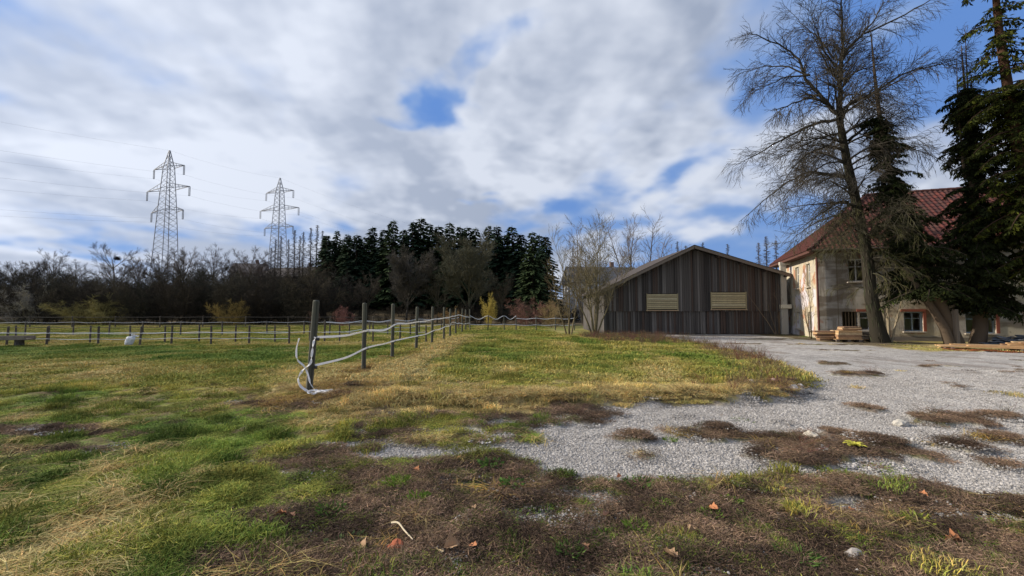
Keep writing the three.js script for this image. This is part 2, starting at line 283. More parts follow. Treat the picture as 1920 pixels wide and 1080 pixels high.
// ---------------------------------------------------------------- buildings
const woodTex = (seed, a, b, w = 256, h = 512) => texture(w, h, (u, v) => {
  const g = fbm(u * 26 + seed, v * 2.2 + seed * 3, 4), s = fbm(u * 5 + seed * 7, v * 1.1 + 2, 4), f = vn(u * 120, v * 6 + seed);
  const c = mix3(a, b, clamp(0.5 + 1.5 * (g - 0.5) + 1.3 * (s - 0.5), 0, 1)), k = 0.8 + 0.4 * f; return [c[0] * k, c[1] * k, c[2] * k];
});
const stuccoBump = texture(256, 256, (u, v, x, y) => { const n = 0.5 * fbm(x / 18, y / 18, 4) + 0.5 * PERM[(x * 331 + y * 7907) & 65535]; return [n, n, n]; }, false);

// --- the old house; local x runs along its front, local z out of the front
const HOUSE_TURN = -Math.PI / 10;
{
  const house = thing('old_house', 'weathered two storey house with red tiled hip roof and peeling plaster', 'house', 17.4, 0, -24.8, HOUSE_TURN);
  const L = 15, D = 8, EH = 5.0, RH = 8.9, OV = 0.55;
  const PLASTER = lin(196, 184, 158), CREAM = PLASTER, TAN = PLASTER, GREY = lin(158, 154, 148), PALE = lin(206, 200, 192), BRICK = lin(172, 104, 72), DIRT = lin(112, 96, 76);
  const frontTex = texture(1024, 384, (u, v) => {
    const x = u * L, y = v * 5.2, n = fbm(x * 1.3, y * 1.3, 5), m = fbm(x * 4 + 9, y * 4, 4), r = fbm(x * 0.8 + 40, y * 2.6, 4);
    let c = mix3(TAN, GREY, 0.7 * ss(0.44, 0.6, fbm(x * 0.6 + 8, y * 0.7, 3)));
    c = mix3(c, PALE, ss(0.45, 0.62, n + 0.08 * (x < 1.6)) * 0.5);
    if (x < 0.95) c = mix3(c, mix3(PALE, GREY, 0.3 * m), ss(2.75, 2.95, y + 0.3 * (m - 0.5)) * ss(0.88, 0.84, x));
    c = mix3(c, DIRT, 0.7 * ss(0.46, 0.66, r) );
    c = mix3(c, DIRT, 0.5 * ss(0.48, 0.62, fbm(x * 7 + 3, y * 0.9, 4)) * ss(0.4, 0.6, n));
    c = mix3(c, DIRT, 0.6 * ss(0.5, 0.7, m) * ss(1.4, 0.2, y + 0.8 * (n - 0.5)));
    c = mix3(c, BRICK, 0.5 * ss(0.68, 0.76, fbm(x * 1.9 + 70, y * 1.9 + 3, 4)));
    if (Math.abs(x - 0.92) < 0.022) c = mix3(c, DIRT, 0.7);
    const k = 0.88 + 0.24 * PERM[((x * 97) | 0) * 31 + ((y * 97) | 0) * 577 & 65535]; return c.map((q) => q * k);
  });
  const sideTex = texture(512, 384, (u, v) => {
    const x = u * D, y = v * 5.2, n = fbm(x * 1.5 + 11, y * 1.5, 5), m = fbm(x * 4 + 2, y * 4, 4);
    let c = mix3(CREAM, GREY, 0.35 * ss(0.5, 0.68, m));
    c = mix3(c, lin(186, 148, 108), 0.4 * ss(0.6, 0.72, n + 0.10 * ss(1.6, 0.5, Math.abs(y - 2.3))));
    c = mix3(c, BRICK, ss(0.6, 0.72, n + 0.25 * ss(0.7, 0.1, x) * ss(1.4, 0.4, y)) * 0.6);
    c = mix3(c, lin(214, 208, 214), ss(0.58, 0.66, fbm(x * 1.1 + 5, y * 0.9 + 31, 3)) * 0.8);
    c = mix3(c, DIRT, 0.5 * ss(0.55, 0.75, fbm(x * 2.5 + 50, y * 1.2, 4)));
    return c;
  });
  const wallMat = (t, w) => { t.repeat.set(1 / w, 1 / 5.2); const b = stuccoBump.clone(); b.repeat.set(1.2, 1.2); return new THREE.MeshStandardMaterial({ map: t, bumpMap: b, bumpScale: 0.02, roughness: 0.95 }); };
  function wall(w, h, holes, mat, name, label) {
    const s = new THREE.Shape([[0, 0], [w, 0], [w, h], [0, h]].map((q) => new THREE.Vector2(...q)));
    for (const [x0, x1, y0, y1] of holes) s.holes.push(new THREE.Path([[x0, y0], [x0, y1], [x1, y1], [x1, y0]].map((q) => new THREE.Vector2(...q))));
    const m = part(name, new THREE.ExtrudeGeometry(s, { depth: 0.42, bevelEnabled: false }), mat, house); if (label) m.userData.label = label; return m;
  }
  const fh = [[1.45, 2.26, 3.22, 4.5], [1.9, 2.42, 0.52, 1.56], [1.08, 1.82, 0.3, 1.56], [3.89, 4.72, 0.5, 1.56], [6.5, 7.72, 0.44, 1.56], [3.9, 4.7, 3.22, 4.5], [6.6, 7.5, 3.22, 4.5], [9.4, 10.3, 3.22, 4.5], [9.4, 10.3, 0.46, 1.56], [12.2, 13.1, 3.22, 4.5], [12.2, 13.1, 0.46, 1.56]];
  const front = wall(L, EH, fh, wallMat(frontTex, L), 'wall', 'front wall of stained plaster with peeling patches'); front.position.set(0, 0, -0.42);
  // side wall, local -x; its own x runs from the front corner to the back
  const sh = [[0.86, 1.5, 3.05, 4.45], [3.0, 3.72, 3.05, 4.45], [0.86, 1.5, 0.45, 1.54], [3.0, 3.72, 0.45, 1.54]];
  const side = wall(D - 0.424, EH, sh, wallMat(sideTex, D), 'wall', 'side wall of cream plaster with rusty stains'); side.rotation.y = Math.PI / 2; side.position.set(0.0, 0, -0.424);
  side.scale.x = 1; side.rotation.y = Math.PI / 2;   // shape x -> local -z, extrusion -> local +x
  const plain = M(TAN, 0.95);
  part('wall', new THREE.BoxGeometry(L - 0.43, EH, 0.4), plain, house, L / 2 + 0.213, EH / 2, -D + 0.2);
  part('wall', new THREE.BoxGeometry(0.4, EH, D - 0.84), plain, house, L - 0.2, EH / 2, -D / 2 - 0.01);
  part('floor', new THREE.BoxGeometry(L - 0.9, 0.12, D - 0.9), M(lin(96, 80, 62)), house, L / 2, 0.12, -D / 2);
  part('floor', new THREE.BoxGeometry(L - 0.9, 0.2, D - 0.9), M(lin(96, 80, 62)), house, L / 2, 2.6, -D / 2);
  part('plinth', new THREE.BoxGeometry(L, 0.34, 0.06), M(lin(120, 112, 102), 1, { bumpMap: stuccoBump, bumpScale: 0.02 }), house, L / 2, 0.05, 0.034);
  const frameW = M(lin(206, 204, 198), 0.6), frameG = M(lin(150, 168, 180), 0.6), glass = new THREE.MeshPhysicalMaterial({ color: 0xffffff, transmission: 1, thickness: 0, roughness: 0.04, ior: 1.5 });
  const sillM = M(lin(176, 166, 152)), brickM = M(lin(150, 86, 66), 0.95);
  function win(parent, w, h, mat, cols = 2, rows = 2) {
    const g = new THREE.Group(); g.name = 'window'; parent.add(g); const t = 0.07;
    const fr = new Soup(); const bar = (x0, y0, x1, y1, k = t) => fr.box(V(x0, y0, 0), V(x1, y1, 0), k, 0.07);
    bar(t / 2, 0, t / 2, h); bar(w - t / 2, 0, w - t / 2, h); fr.box(V(t, t / 2, 0), V(w - t, t / 2, 0), 0.07, t); fr.box(V(t, h - t / 2, 0), V(w - t, h - t / 2, 0), 0.07, t);
    part('frame', fr.geo(), mat, g);
    for (let k = 1; k < cols; k++) { const b = new Soup(); b.box(V((w * k) / cols, t, 0), V((w * k) / cols, h - t, 0), 0.06, 0.05); part('mullion', b.geo(), mat, g); }
    for (let k = 1; k < rows; k++) { const b = new Soup(); const y = h * (rows === 2 ? 0.66 : k / rows); b.box(V(t, y, 0), V(w - t, y, 0), 0.045, 0.04); part('transom', b.geo(), mat, g); }
    part('pane', new THREE.PlaneGeometry(w - 2 * t, h - 2 * t), glass, g, w / 2, h / 2, -0.01);
    return g;
  }
  fh.forEach(([x0, x1, y0, y1], k) => {
    if (k === 2) { const b = new Soup(); for (let i = 0; i < 5; i++) { const x = x0 + 0.075 + i * 0.15; b.box(V(x, y0, 0), V(x, y1, 0), 0.135, 0.03); } const m = part('boarding', b.geo(), M(lin(120, 104, 78)), house, 0, 0, -0.2); m.userData.label = 'weathered boards closing an old opening'; }
    else win(house, x1 - x0, y1 - y0, k === 4 || k === 3 ? frameG : frameW, k === 1 ? 1 : 2, 2).position.set(x0, y0, -0.16);
    if (k !== 2) part('sill', new RoundedBoxGeometry(x1 - x0 + 0.16, 0.07, 0.2, 1, 0.015), sillM, house, (x0 + x1) / 2, y0 - 0.032, 0.01);
    if (k === 1 || k === 3 || k === 4) part('lintel', new THREE.BoxGeometry(x1 - x0 + 0.26, 0.13, 0.05), brickM, house, (x0 + x1) / 2, y1 + 0.07, 0.012);
    if (k === 3 || k === 4) part('jamb', new THREE.BoxGeometry(0.13, y1 - y0 - 0.02, 0.04), brickM, house, x1 + 0.07, (y0 + y1) / 2, 0.008);
  });
  sh.forEach(([x0, x1, y0, y1]) => { const g = win(house, x1 - x0, y1 - y0, frameW, 2, 2); g.rotation.y = -Math.PI / 2; g.position.set(0.15, y0, -0.424 - x1); g.rotation.y = -Math.PI / 2; g.position.z = -0.424 - x0 - (x1 - x0); part('sill', new RoundedBoxGeometry(0.2, 0.07, x1 - x0 + 0.14, 1, 0.015), sillM, house, -0.03, y0 - 0.032, -0.424 - (x0 + x1) / 2); });
  // porch pillar beside the barn
  const pil = M(lin(186, 180, 166), 0.9, { bumpMap: stuccoBump, bumpScale: 0.01 });
  part('porch_pillar', new THREE.BoxGeometry(0.4, 1.75, 0.34), pil, house, -0.5, 0.87, -5.05);
  part('porch_capital', new RoundedBoxGeometry(0.66, 0.28, 0.6, 2, 0.04), M(lin(226, 216, 190)), house, -0.42, 1.89, -5.05);
  part('porch_pillar', new THREE.BoxGeometry(0.34, 2.7, 0.3), pil, house, -0.5, 3.38, -5.05);
  part('porch_beam', new THREE.BoxGeometry(0.8, 0.2, 0.36), pil, house, -0.3, 4.83, -5.05);
  // downpipe on the corner
  { const s = new Soup(); s.tube([V(-0.07, 0.05, 0.09), V(-0.07, 4.7, 0.09), V(-0.25, 4.92, 0.3)], [0.055, 0.055, 0.055], 8); part('downpipe', s.geo(), M(lin(96, 52, 44), 0.5), house); }
  // roof: underlay, eaves board, tiles
  const e0 = -OV, e1 = L + OV, zf = OV, zb = -D - OV, xm0 = D / 2, xm1 = L - D / 2, zr = -D / 2;
  const a = V(e0, EH, zf), b = V(e1, EH, zf), c = V(e1, EH, zb), d = V(e0, EH, zb), r0 = V(xm0, RH, zr), r1 = V(xm1, RH, zr);
  { const s = new Soup(); s.quad(a, b, r1, r0); s.quad(c, d, r0, r1); s.tri(d, a, r0); s.tri(b, c, r1); const k = (q) => V(q.x, q.y - 0.13, q.z); s.quad(k(d), k(c), k(b), k(a)); for (const [p, q] of [[a, b], [b, c], [c, d], [d, a]]) s.quad(k(p), k(q), q, p); part('roof', s.geo(), M(lin(84, 52, 42), 0.95), house); }
  const roof = house.children[house.children.length - 1];
  { const s = new Soup(); s.tube([V(e0 + 0.1, EH - 0.02, zf + 0.07), V(e1 - 0.1, EH - 0.02, zf + 0.07)], [0.065, 0.065], 8); part('gutter', s.geo(), M(lin(78, 66, 60), 0.6), house); }
  // one clay tile, as wide as 0.25 m and 0.36 m long, with a trough and a roll
  const tile = (() => { const s = new Soup(), prof = [[-0.12, 0.012], [-0.06, 0], [0, 0.008], [0.05, 0.042], [0.1, 0.044], [0.13, 0.014]]; for (let k = 0; k < 5; k++) { const [x0, h0] = prof[k], [x1, h1] = prof[k + 1]; s.quad(V(x0, h0 + 0.03, 0), V(x1, h1 + 0.03, 0), V(x1, h1, -0.38), V(x0, h0, -0.38)); s.quad(V(x0, h0 - 0.0, 0), V(x1, h1 - 0.0, 0), V(x1, h1 + 0.03, 0), V(x0, h0 + 0.03, 0)); } return s.geo(); })();
  const tones = [lin(86, 40, 34), lin(74, 35, 30), lin(96, 46, 37), lin(64, 35, 31), lin(78, 46, 39)].map((q) => M(q, 0.85));
  const r = rng(9), slope = Math.atan2(RH - EH, zf - zr), len = Math.hypot(RH - EH, zf - zr), rest = [];
  const put = (px, py, pz, ry, rx, tone) => { const m4 = new THREE.Matrix4().makeRotationY(ry).multiply(new THREE.Matrix4().makeRotationX(rx)); m4.setPosition(px, py, pz); return m4; };
  for (let row = 0; row < 18; row++) {
    const t = (row * 0.333) / len, z = lerp(zf, zr, t), y = lerp(EH, RH, t) + 0.02, x0 = lerp(e0, xm0, t), x1 = lerp(e1, xm1, t);
    for (let x = x0 + 0.13; x < x1 - 0.1; x += 0.25) {
      const m4 = put(x, y + r.r(0, 0.008), z, r.r(-0.012, 0.012), slope + 0.02);
      if (x > 4.55 && x < 8.35) { const m = part('roof_tile', tile, tones[(r() * 5) | 0], roof); m.applyMatrix4(m4); } else rest.push(tile.clone().applyMatrix4(m4));
    }
  }
  for (let row = 0; row < 18; row++) {   // the hip end over the side wall
    const t = (row * 0.333) / len, x = lerp(e0, xm0, t), y = lerp(EH, RH, t) + 0.02, z0 = lerp(zb, zr, t), z1 = lerp(zf, zr, t);
    for (let z = z0 + 0.13; z < z1 - 0.1; z += 0.25) rest.push(tile.clone().applyMatrix4(put(x, y, z, -Math.PI / 2, slope + 0.02)));
  }
  tag(part('roof_tiles', mergeGeometries(rest), M(lin(78, 40, 34), 0.95), roof), null, null, null, 'stuff');
  const ridge = (p, q) => { const n = Math.max(2, Math.round(p.distanceTo(q) / 0.42)), gs = []; for (let k = 0; k < n; k++) { const s = new Soup(), f = (w) => p.clone().lerp(q, w).add(V(0, 0.02, 0)); s.tube([f(k / n), f((k + 1.08) / n)], [0.13, 0.115], 8); gs.push(s.geo()); } return mergeGeometries(gs); };
  part('ridge_tiles', mergeGeometries([ridge(r0, r1), ridge(a, r0), ridge(b, r1)]), M(lin(80, 46, 40), 0.9), roof);
}

// --- the barn of dark vertical boards
const BX = 12.35, BZ = -30;
{
  const barn = thing('barn', 'dark weathered board barn with low gable roof and two pale slatted hatches', 'barn', 0, 0, BZ);
  const X0 = 6.3, X1 = 18.85, XR = 12.3, RY = 5.98, yl = 3.1, yr = 4.02, DEP = 9, topY = (x) => (x < XR ? lerp(yl, RY, (x - X0) / (XR - X0)) : lerp(RY, yr, (x - XR) / (X1 - XR)));
  const mats = [[lin(62, 58, 56), lin(96, 92, 88)], [lin(50, 47, 46), lin(84, 79, 76)], [lin(74, 71, 70), lin(122, 118, 114)], [lin(60, 50, 46), lin(92, 78, 70)], [lin(46, 43, 42), lin(74, 70, 68)], [lin(66, 64, 64), lin(106, 103, 102)]].map(([p, q], k) => new THREE.MeshStandardMaterial({ map: woodTex(k * 3.7 + 1, p, q, 64, 256), roughness: 0.95 }));
  const r = rng(31), boardG = [0, 1, 2].map((k) => { const g = new THREE.BoxGeometry(1, 1, 1); g.translate(0, 0.5, 0); return g; });
  const hatch = [[9.17, 11.32, 1.64, 2.78], [13.55, 15.98, 1.7, 2.9]];
  part('core', new THREE.BoxGeometry(X1 - X0 - 0.1, 3.0, DEP - 0.2), mats[1], barn, (X0 + X1) / 2, 1.5, -DEP / 2 - 0.12);
  { const s = new THREE.Shape([[X0 + 0.05, 2.9], [X1 - 0.05, 2.9], [X1 - 0.05, yr - 0.14], [XR, RY - 0.14], [X0 + 0.05, yl - 0.14]].map((q) => new THREE.Vector2(...q))); part('gable_core', new THREE.ExtrudeGeometry(s, { depth: 0.1, bevelEnabled: false }), M(lin(46, 40, 36)), barn, 0, 0, -0.15); }
  const tone = (x) => { const n = fbm(x * 0.5 + 3, 4, 3); return mats[(x > 15.2 && r() < 0.5) ? 3 : clamp(((n * 1.2 - 0.1) * 6 + r.r(-2.4, 2.4)) | 0, 0, 5)]; };
  for (let lv = 0; lv < 2; lv++) {
    let x = X0;
    while (x < X1 - 0.04) {
      const w = Math.min(r.r(0.115, 0.2), X1 - x), xm = x + w / 2, y0 = lv ? 1.58 + r.r(-0.02, 0.015) : 0.03 + r.r(0, 0.03), y1 = lv ? topY(xm) - 0.1 : 1.66;
      const m = part('board', boardG[0], tone(xm), barn, xm, y0, (lv ? 0.085 : 0.0) + r.r(-0.012, 0.012));
      m.scale.set(w - r.r(0.006, 0.04), y1 - y0, 0.026); m.rotation.z = r.r(-0.004, 0.004);
      if (r() < 0.45) { const b = part('batten', boardG[0], tone(xm), barn, x, y0, (lv ? 0.113 : 0.027)); b.scale.set(0.04, y1 - y0 - r.r(0, 0.06), 0.022); }
      x += w;
    }
  }
  part('rail', new THREE.BoxGeometry(X1 - X0, 0.05, 0.06), mats[1], barn, (X0 + X1) / 2, 1.6, 0.03);
  const pale = [lin(180, 168, 132), lin(164, 152, 118), lin(188, 178, 146)].map((q, k) => new THREE.MeshStandardMaterial({ map: woodTex(40 + k * 5, q.map((e) => e * 0.8), q, 256, 64), roughness: 0.85 }));
  hatch.forEach(([x0, x1, y0, y1], h) => {
    const g = new THREE.Group(); g.name = 'hatch'; g.position.set(x0, y0, 0.14); g.userData.label = 'hatch closed with pale new horizontal boards'; barn.add(g);
    const w = x1 - x0, hh = y1 - y0, n = h ? 7 : 8;
    part('hatch_backing', new THREE.BoxGeometry(w, hh, 0.03), M(lin(40, 34, 28)), g, w / 2, hh / 2, 0);
    for (let k = 0; k < n; k++) { const sh = (hh - 0.1) / n, m = part('slat', new THREE.BoxGeometry(w - 0.1 + r.r(-0.02, 0.02), sh - r.r(0.012, 0.03), 0.035), pale[(r() * 3) | 0], g, w / 2, 0.07 + (k + 0.5) * sh, 0.035); m.rotation.z = r.r(-0.004, 0.004); m.rotation.x = -0.12; }
    for (const x of [0.025, w - 0.025]) part('side_rail', new THREE.BoxGeometry(0.05, hh, 0.075), pale[1], g, x, hh / 2, 0.045);
    part('ledge', new THREE.BoxGeometry(w + 0.06, 0.05, 0.1), M(lin(176, 152, 122)), g, w / 2, -0.012, 0.05);
  });
  const slab = (xa, ya, xb, yb, name) => {   // roof slope, reaching 0.65 m in front of the wall
    const s = new Soup(), t = 0.07, zF = 0.65, zB = -DEP - 0.4;
    const P = (x, y, z) => V(x, y, z); const A = P(xa, ya, zF), B = P(xb, yb, zF), C = P(xb, yb, zB), D2 = P(xa, ya, zB), k = (q) => V(q.x, q.y - t, q.z);
    s.quad(A, B, C, D2); s.quad(k(D2), k(C), k(B), k(A)); s.quad(k(A), k(B), B, A); s.quad(k(B), k(C), C, B); s.quad(k(C), k(D2), D2, C); s.quad(k(D2), k(A), A, D2);
    return part(name, s.geo(), M(lin(60, 52, 48), 0.95), barn);
  };
  const slL = (RY - yl) / (XR - X0), slR = (RY - yr) / (X1 - XR);
  slab(X0 - 0.35, yl - 0.35 * slL, XR, RY + 0.02, 'roof_slope'); slab(XR, RY + 0.02, X1 + 0.0, yr, 'roof_slope');
  const verge = (x0, y0, x1, y1) => { const s = new Soup(); s.box(V(x0, y0, 0.675), V(x1, y1, 0.675), 0.04, 0.2); const m = part('verge_board', s.geo(), new THREE.MeshStandardMaterial({ color: new THREE.Color().setRGB(...lin(118, 108, 98)), roughness: 0.9 }), barn); const c = new Soup(); c.box(V(x0, y0 + 0.115, 0.62), V(x1, y1 + 0.115, 0.62), 0.2, 0.03); part('verge_capping', c.geo(), M(lin(72, 62, 58)), barn); return m; };
  verge(X0 - 0.35, yl - 0.35 * slL - 0.06, XR, RY - 0.05); verge(XR + 0.01, RY - 0.05, X1 - 0.02, yr - 0.07);
  for (const x of [7.4, 9, 10.6, 12.3, 14, 15.6, 17.2, 18.5]) { const s = new Soup(); s.box(V(x, topY(x) - 0.17, 0.6), V(x, topY(x) - 0.17, 0.07), 0.12, 0.14); part('purlin_end', s.geo(), mats[3], barn); }
}

// --- houses behind the trees
function farHouse(x, z, w, dpt, eave, ridge, turn, wallC, roofC, label, wins) {
  const y0 = base(x, z) - 0.2, h = thing('distant_house', label, 'house', x, y0, z, turn);
  part('wall', new THREE.BoxGeometry(w, eave, dpt), M(wallC), h, 0, eave / 2, 0);
  const s = new Soup(), o = 0.5, A = V(-w / 2 - o, eave - 0.05, dpt / 2 + o), B = V(w / 2 + o, eave - 0.05, dpt / 2 + o), C = V(w / 2 + o, eave - 0.05, -dpt / 2 - o), D = V(-w / 2 - o, eave - 0.05, -dpt / 2 - o), R0 = V(-w / 2 - o, ridge, 0), R1 = V(w / 2 + o, ridge, 0);
  s.quad(A, B, R1, R0); s.quad(C, D, R0, R1); s.tri(D, A, R0); s.tri(B, C, R1); s.quad(D, C, B, A);
  const rf = part('roof', s.geo(), M(roofC, 0.9), h);
  part('chimney', new THREE.BoxGeometry(0.6, 1.4, 0.6), M(lin(120, 96, 86)), rf, w * 0.2, ridge + 0.2, -0.6);
  for (let k = 0; k < wins; k++) { const wx = -w / 2 + (w * (k + 0.5)) / wins; const g = part('window', new THREE.BoxGeometry(1.0, 1.2, 0.06), M(lin(232, 232, 228), 0.5), h, wx, eave - 1.5, dpt / 2 + 0.02); part('pane', new THREE.BoxGeometry(0.8, 1.0, 0.02), M([0.03, 0.04, 0.05], 0.1), g, 0, 0, 0.034); }
  return h;
}
farHouse(15.0, -74, 11, 9, 6.0, 8.9, 0.1, lin(206, 210, 220), lin(72, 74, 80), 'white house with dark roof half hidden behind the bare tree by the barn', 4);
farHouse(-60, -100, 6, 7, 5.8, 8.2, 0.3, lin(160, 158, 160), lin(84, 80, 82), 'small grey house between the bare trees below the power pylons', 2);
farHouse(-46, -94, 12, 9, 5.0, 7.4, -0.2, lin(120, 108, 96), lin(58, 52, 52), 'dark low roofed house behind the bare larches', 3);

// ---------------------------------------------------------------- power line
{
  const steel = M(lin(142, 146, 154), 0.6), dark = M(lin(92, 94, 100), 0.5);
  const H = 48.5, half = (y) => (y < 28.7 ? lerp(2.9, 1.75, y / 28.7) : y < 42.9 ? lerp(1.75, 1.05, (y - 28.7) / 14.2) : lerp(1.05, 0.1, (y - 42.9) / 5.6));
  const py = new THREE.Group(); tag(py, 'tall steel lattice power pylon with three cross arms', 'pylon', 'lattice pylons of the power line');
  { const s = new Soup();
    const lv = [0, 6.5, 12.5, 18, 23.4, 28.7, 32.3, 35.9, 39.4, 42.9, 45.2, 48.5];
    const P = (y, q) => { const h = half(y); return V([-h, h, h, -h][q], y, [-h, -h, h, h][q]); };
    for (let q = 0; q < 4; q++) { const legs = new Soup(); for (let k = 0; k + 1 < lv.length; k++) legs.box(P(lv[k], q), P(lv[k + 1], q), 0.17, 0.17); part('leg', legs.geo(), steel, py); }
    for (let k = 0; k + 1 < lv.length; k++) for (let q = 0; q < 4; q++) {
      const n = k < 5 ? 3 : 2, q2 = (q + 1) % 4;
      for (let j = 0; j < n; j++) { const ya = lerp(lv[k], lv[k + 1], j / n), yb = lerp(lv[k], lv[k + 1], (j + 1) / n); s.box(P(ya, q), P(yb, q2), 0.065, 0.065); s.box(P(ya, q2), P(yb, q), 0.065, 0.065); }
    }
    part('bracing', s.geo(), steel, py); }
  const arms = [[42.9, 7.0], [35.9, 9.8], [28.7, 7.3]], tips = [V(0, 48.5, 0)];
  for (const [y, w] of arms) {
    for (const e of [-1, 1]) {
      const s = new Soup();
      const tip = V(e * w, y, 0), h = half(y), h2 = half(y + 1.7);
      for (const z of [-1, 1]) { s.box(V(e * h, y, z * h), tip, 0.16, 0.16); s.box(V(e * h2, y + 1.7, z * h2), tip, 0.12, 0.12);
        for (let k = 1; k < 4; k++) { const t = k / 4; s.box(V(lerp(e * h, e * w, t), y, z * h * (1 - t)), V(lerp(e * h2, e * w, t), lerp(y + 1.7, y, t), z * h2 * (1 - t)), 0.07, 0.07); } }
      tips.push(V(e * (w - 0.1), y - 3, 0));
      part('cross_arm', s.geo(), steel, py);
    }
    for (const e of [-1, 1]) { const i = new Soup(); for (const o of [-0.25, 0.25]) { const pts = [], rr = []; for (let k = 0; k <= 16; k++) { pts.push(V(e * (w - 0.1) + o, y - 0.1 - k * 0.18, 0)); rr.push(k % 2 ? 0.13 : 0.05); } i.tube(pts, rr, 6); } i.box(V(e * (w - 0.1) - 0.3, y - 3, 0), V(e * (w - 0.1) + 0.3, y - 3, 0), 0.08, 0.08); part('insulator', i.geo(), dark, py); }
  }
  const P1 = V(-110, 0, -138), P2 = V(-92, 0, -171), dir = P2.clone().sub(P1), turn = -Math.atan2(0.32, 0.95);
  const spots = [P1, P2, P1.clone().addScaledVector(dir, -4.2), P2.clone().addScaledVector(dir, 5)], placed = [];
  spots.forEach((p, k) => {
    const o = k ? py.clone() : py; o.name = numbered('power_pylon'); p.y = k === 0 ? 4.6 : k === 1 ? 5.8 : base(p.x, p.z); o.position.copy(p); o.rotation.y = turn; scene.add(o);
    if (k === 0) o.userData.label = 'nearer and taller steel lattice power pylon with wide cross arms'; else if (k === 1) o.userData.label = 'farther and smaller steel lattice pylon beside the bare larches'; else o.userData.label = k === 2 ? 'steel lattice power pylon standing far off beyond the left paddocks' : 'steel lattice power pylon hidden behind the spruce wood';
    o.updateMatrixWorld(true); placed.push(tips.map((t) => t.clone().applyMatrix4(o.matrixWorld)));
  });
  for (const [i, j, sag, txt] of [[0, 1, 1.0, 'thin power cable hung between the two pylons'], [2, 0, 5, 'thin power cable running left from the nearer pylon'], [1, 3, 6, 'thin power cable running behind the spruces from the farther pylon']])
    tips.forEach((_, k) => { const s = new Soup(), pts = [], rr = []; for (let q = 0; q <= 24; q++) { const t = q / 24, p = placed[i][k].clone().lerp(placed[j][k], t); p.y -= sag * 4 * t * (1 - t); pts.push(p); rr.push(0.013); } s.tube(pts, rr, 4); single('power_cable', s.geo(), dark, txt, 'cable', 0, 0, 0, 'cables of the power line: ' + txt.split(' ').slice(3).join(' ')); });
}

// ---------------------------------------------------------------- fences
const postTex = woodTex(91, lin(54, 56, 48), lin(104, 102, 90), 64, 256), postMat = new THREE.MeshStandardMaterial({ map: postTex, roughness: 0.95, bumpMap: postTex, bumpScale: 0.004 });
const darkPost = new THREE.MeshStandardMaterial({ map: woodTex(97, lin(52, 46, 42), lin(92, 84, 76), 64, 256), roughness: 0.95 });
const plasticM = M([0.02, 0.02, 0.022], 0.5), tapeMat = new THREE.MeshPhysicalMaterial({ map: texture(64, 16, (u, v) => { const k = (0.82 + 0.14 * PERM[((v * 16) | 0) * 71]) * (0.88 + 0.24 * vn(u * 40, v * 5)); return [0.92 * k, 0.92 * k, 0.94 * k]; }), roughness: 0.9, transmission: 0.35, thickness: 0, side: THREE.DoubleSide });
function roundPost(h, rad) {   // a peeled round post with a bevelled, slightly slanted top
  const g = new THREE.LatheGeometry([[0.001, -0.25], [rad, -0.25], [rad * 1.02, h * 0.3], [rad * 0.96, h - 0.03], [rad * 0.82, h], [0.001, h + 0.008]].map((q) => new THREE.Vector2(...q)), 12), p = g.attributes.position;
  for (let i = 0; i < p.count; i++) { const y = p.getY(i), a = Math.atan2(p.getZ(i), p.getX(i)), k = 1 + 0.06 * Math.sin(a * 3 + y * 2) + 0.04 * Math.sin(a * 5 - y * 5); p.setX(i, p.getX(i) * k); p.setZ(i, p.getZ(i) * k); }
  g.computeVertexNormals(); return g;
}
const bigPost = [0, 1, 2].map((k) => roundPost(1.74 + 0.03 * k, 0.06 - 0.002 * k)), insul = (() => { const g = new THREE.CylinderGeometry(0.022, 0.03, 0.07, 8); g.rotateZ(Math.PI / 2); return g; })();
// a flat tape hung through points, standing on edge, with a slow twist
function tape(points, width, seed, tw = 0.25) {
  const r = rng(seed), c = new THREE.CatmullRomCurve3(points, false, 'centripetal'), n = Math.min(400, points.length * 10), pos = [], uv = [], idx = []; const T = 0.0022;
  for (let k = 0; k <= n; k++) {
    const p = c.getPoint(k / n), t = c.getTangent(k / n), side = V(-t.z, 0, t.x).normalize(), up = V(0, 0, 0).crossVectors(side, t).normalize(); if (up.y < 0) up.negate();
    const a = tw * (Math.sin(k * 0.31 + seed) + Math.sin(k * 0.13 + seed * 2)), w = up.clone().multiplyScalar(Math.cos(a)).addScaledVector(side, Math.sin(a)), q = side.clone().multiplyScalar(Math.cos(a)).addScaledVector(up, -Math.sin(a));
    for (const [i, j] of [[-1, -1], [1, -1], [1, 1], [-1, 1]]) { pos.push(p.x + w.x * i * width / 2 + q.x * j * T, p.y + w.y * i * width / 2 + q.y * j * T, p.z + w.z * i * width / 2 + q.z * j * T); uv.push(k * 0.2, i * 0.5 + 0.5); }
    if (k) for (let s = 0; s < 4; s++) { const o = (k - 1) * 4, s2 = (s + 1) % 4; idx.push(o + s, o + s2, o + 4 + s, o + s2, o + 4 + s2, o + 4 + s); }
  }
  const g = new THREE.BufferGeometry(); g.setAttribute('position', new THREE.Float32BufferAttribute(pos, 3)); g.setAttribute('uv', new THREE.Float32BufferAttribute(uv, 2)); g.setIndex(idx); g.computeVertexNormals(); return g;
}
const ORD = ['first', 'second', 'third', 'fourth', 'fifth', 'sixth', 'seventh', 'eighth', 'ninth', 'tenth', 'eleventh'];
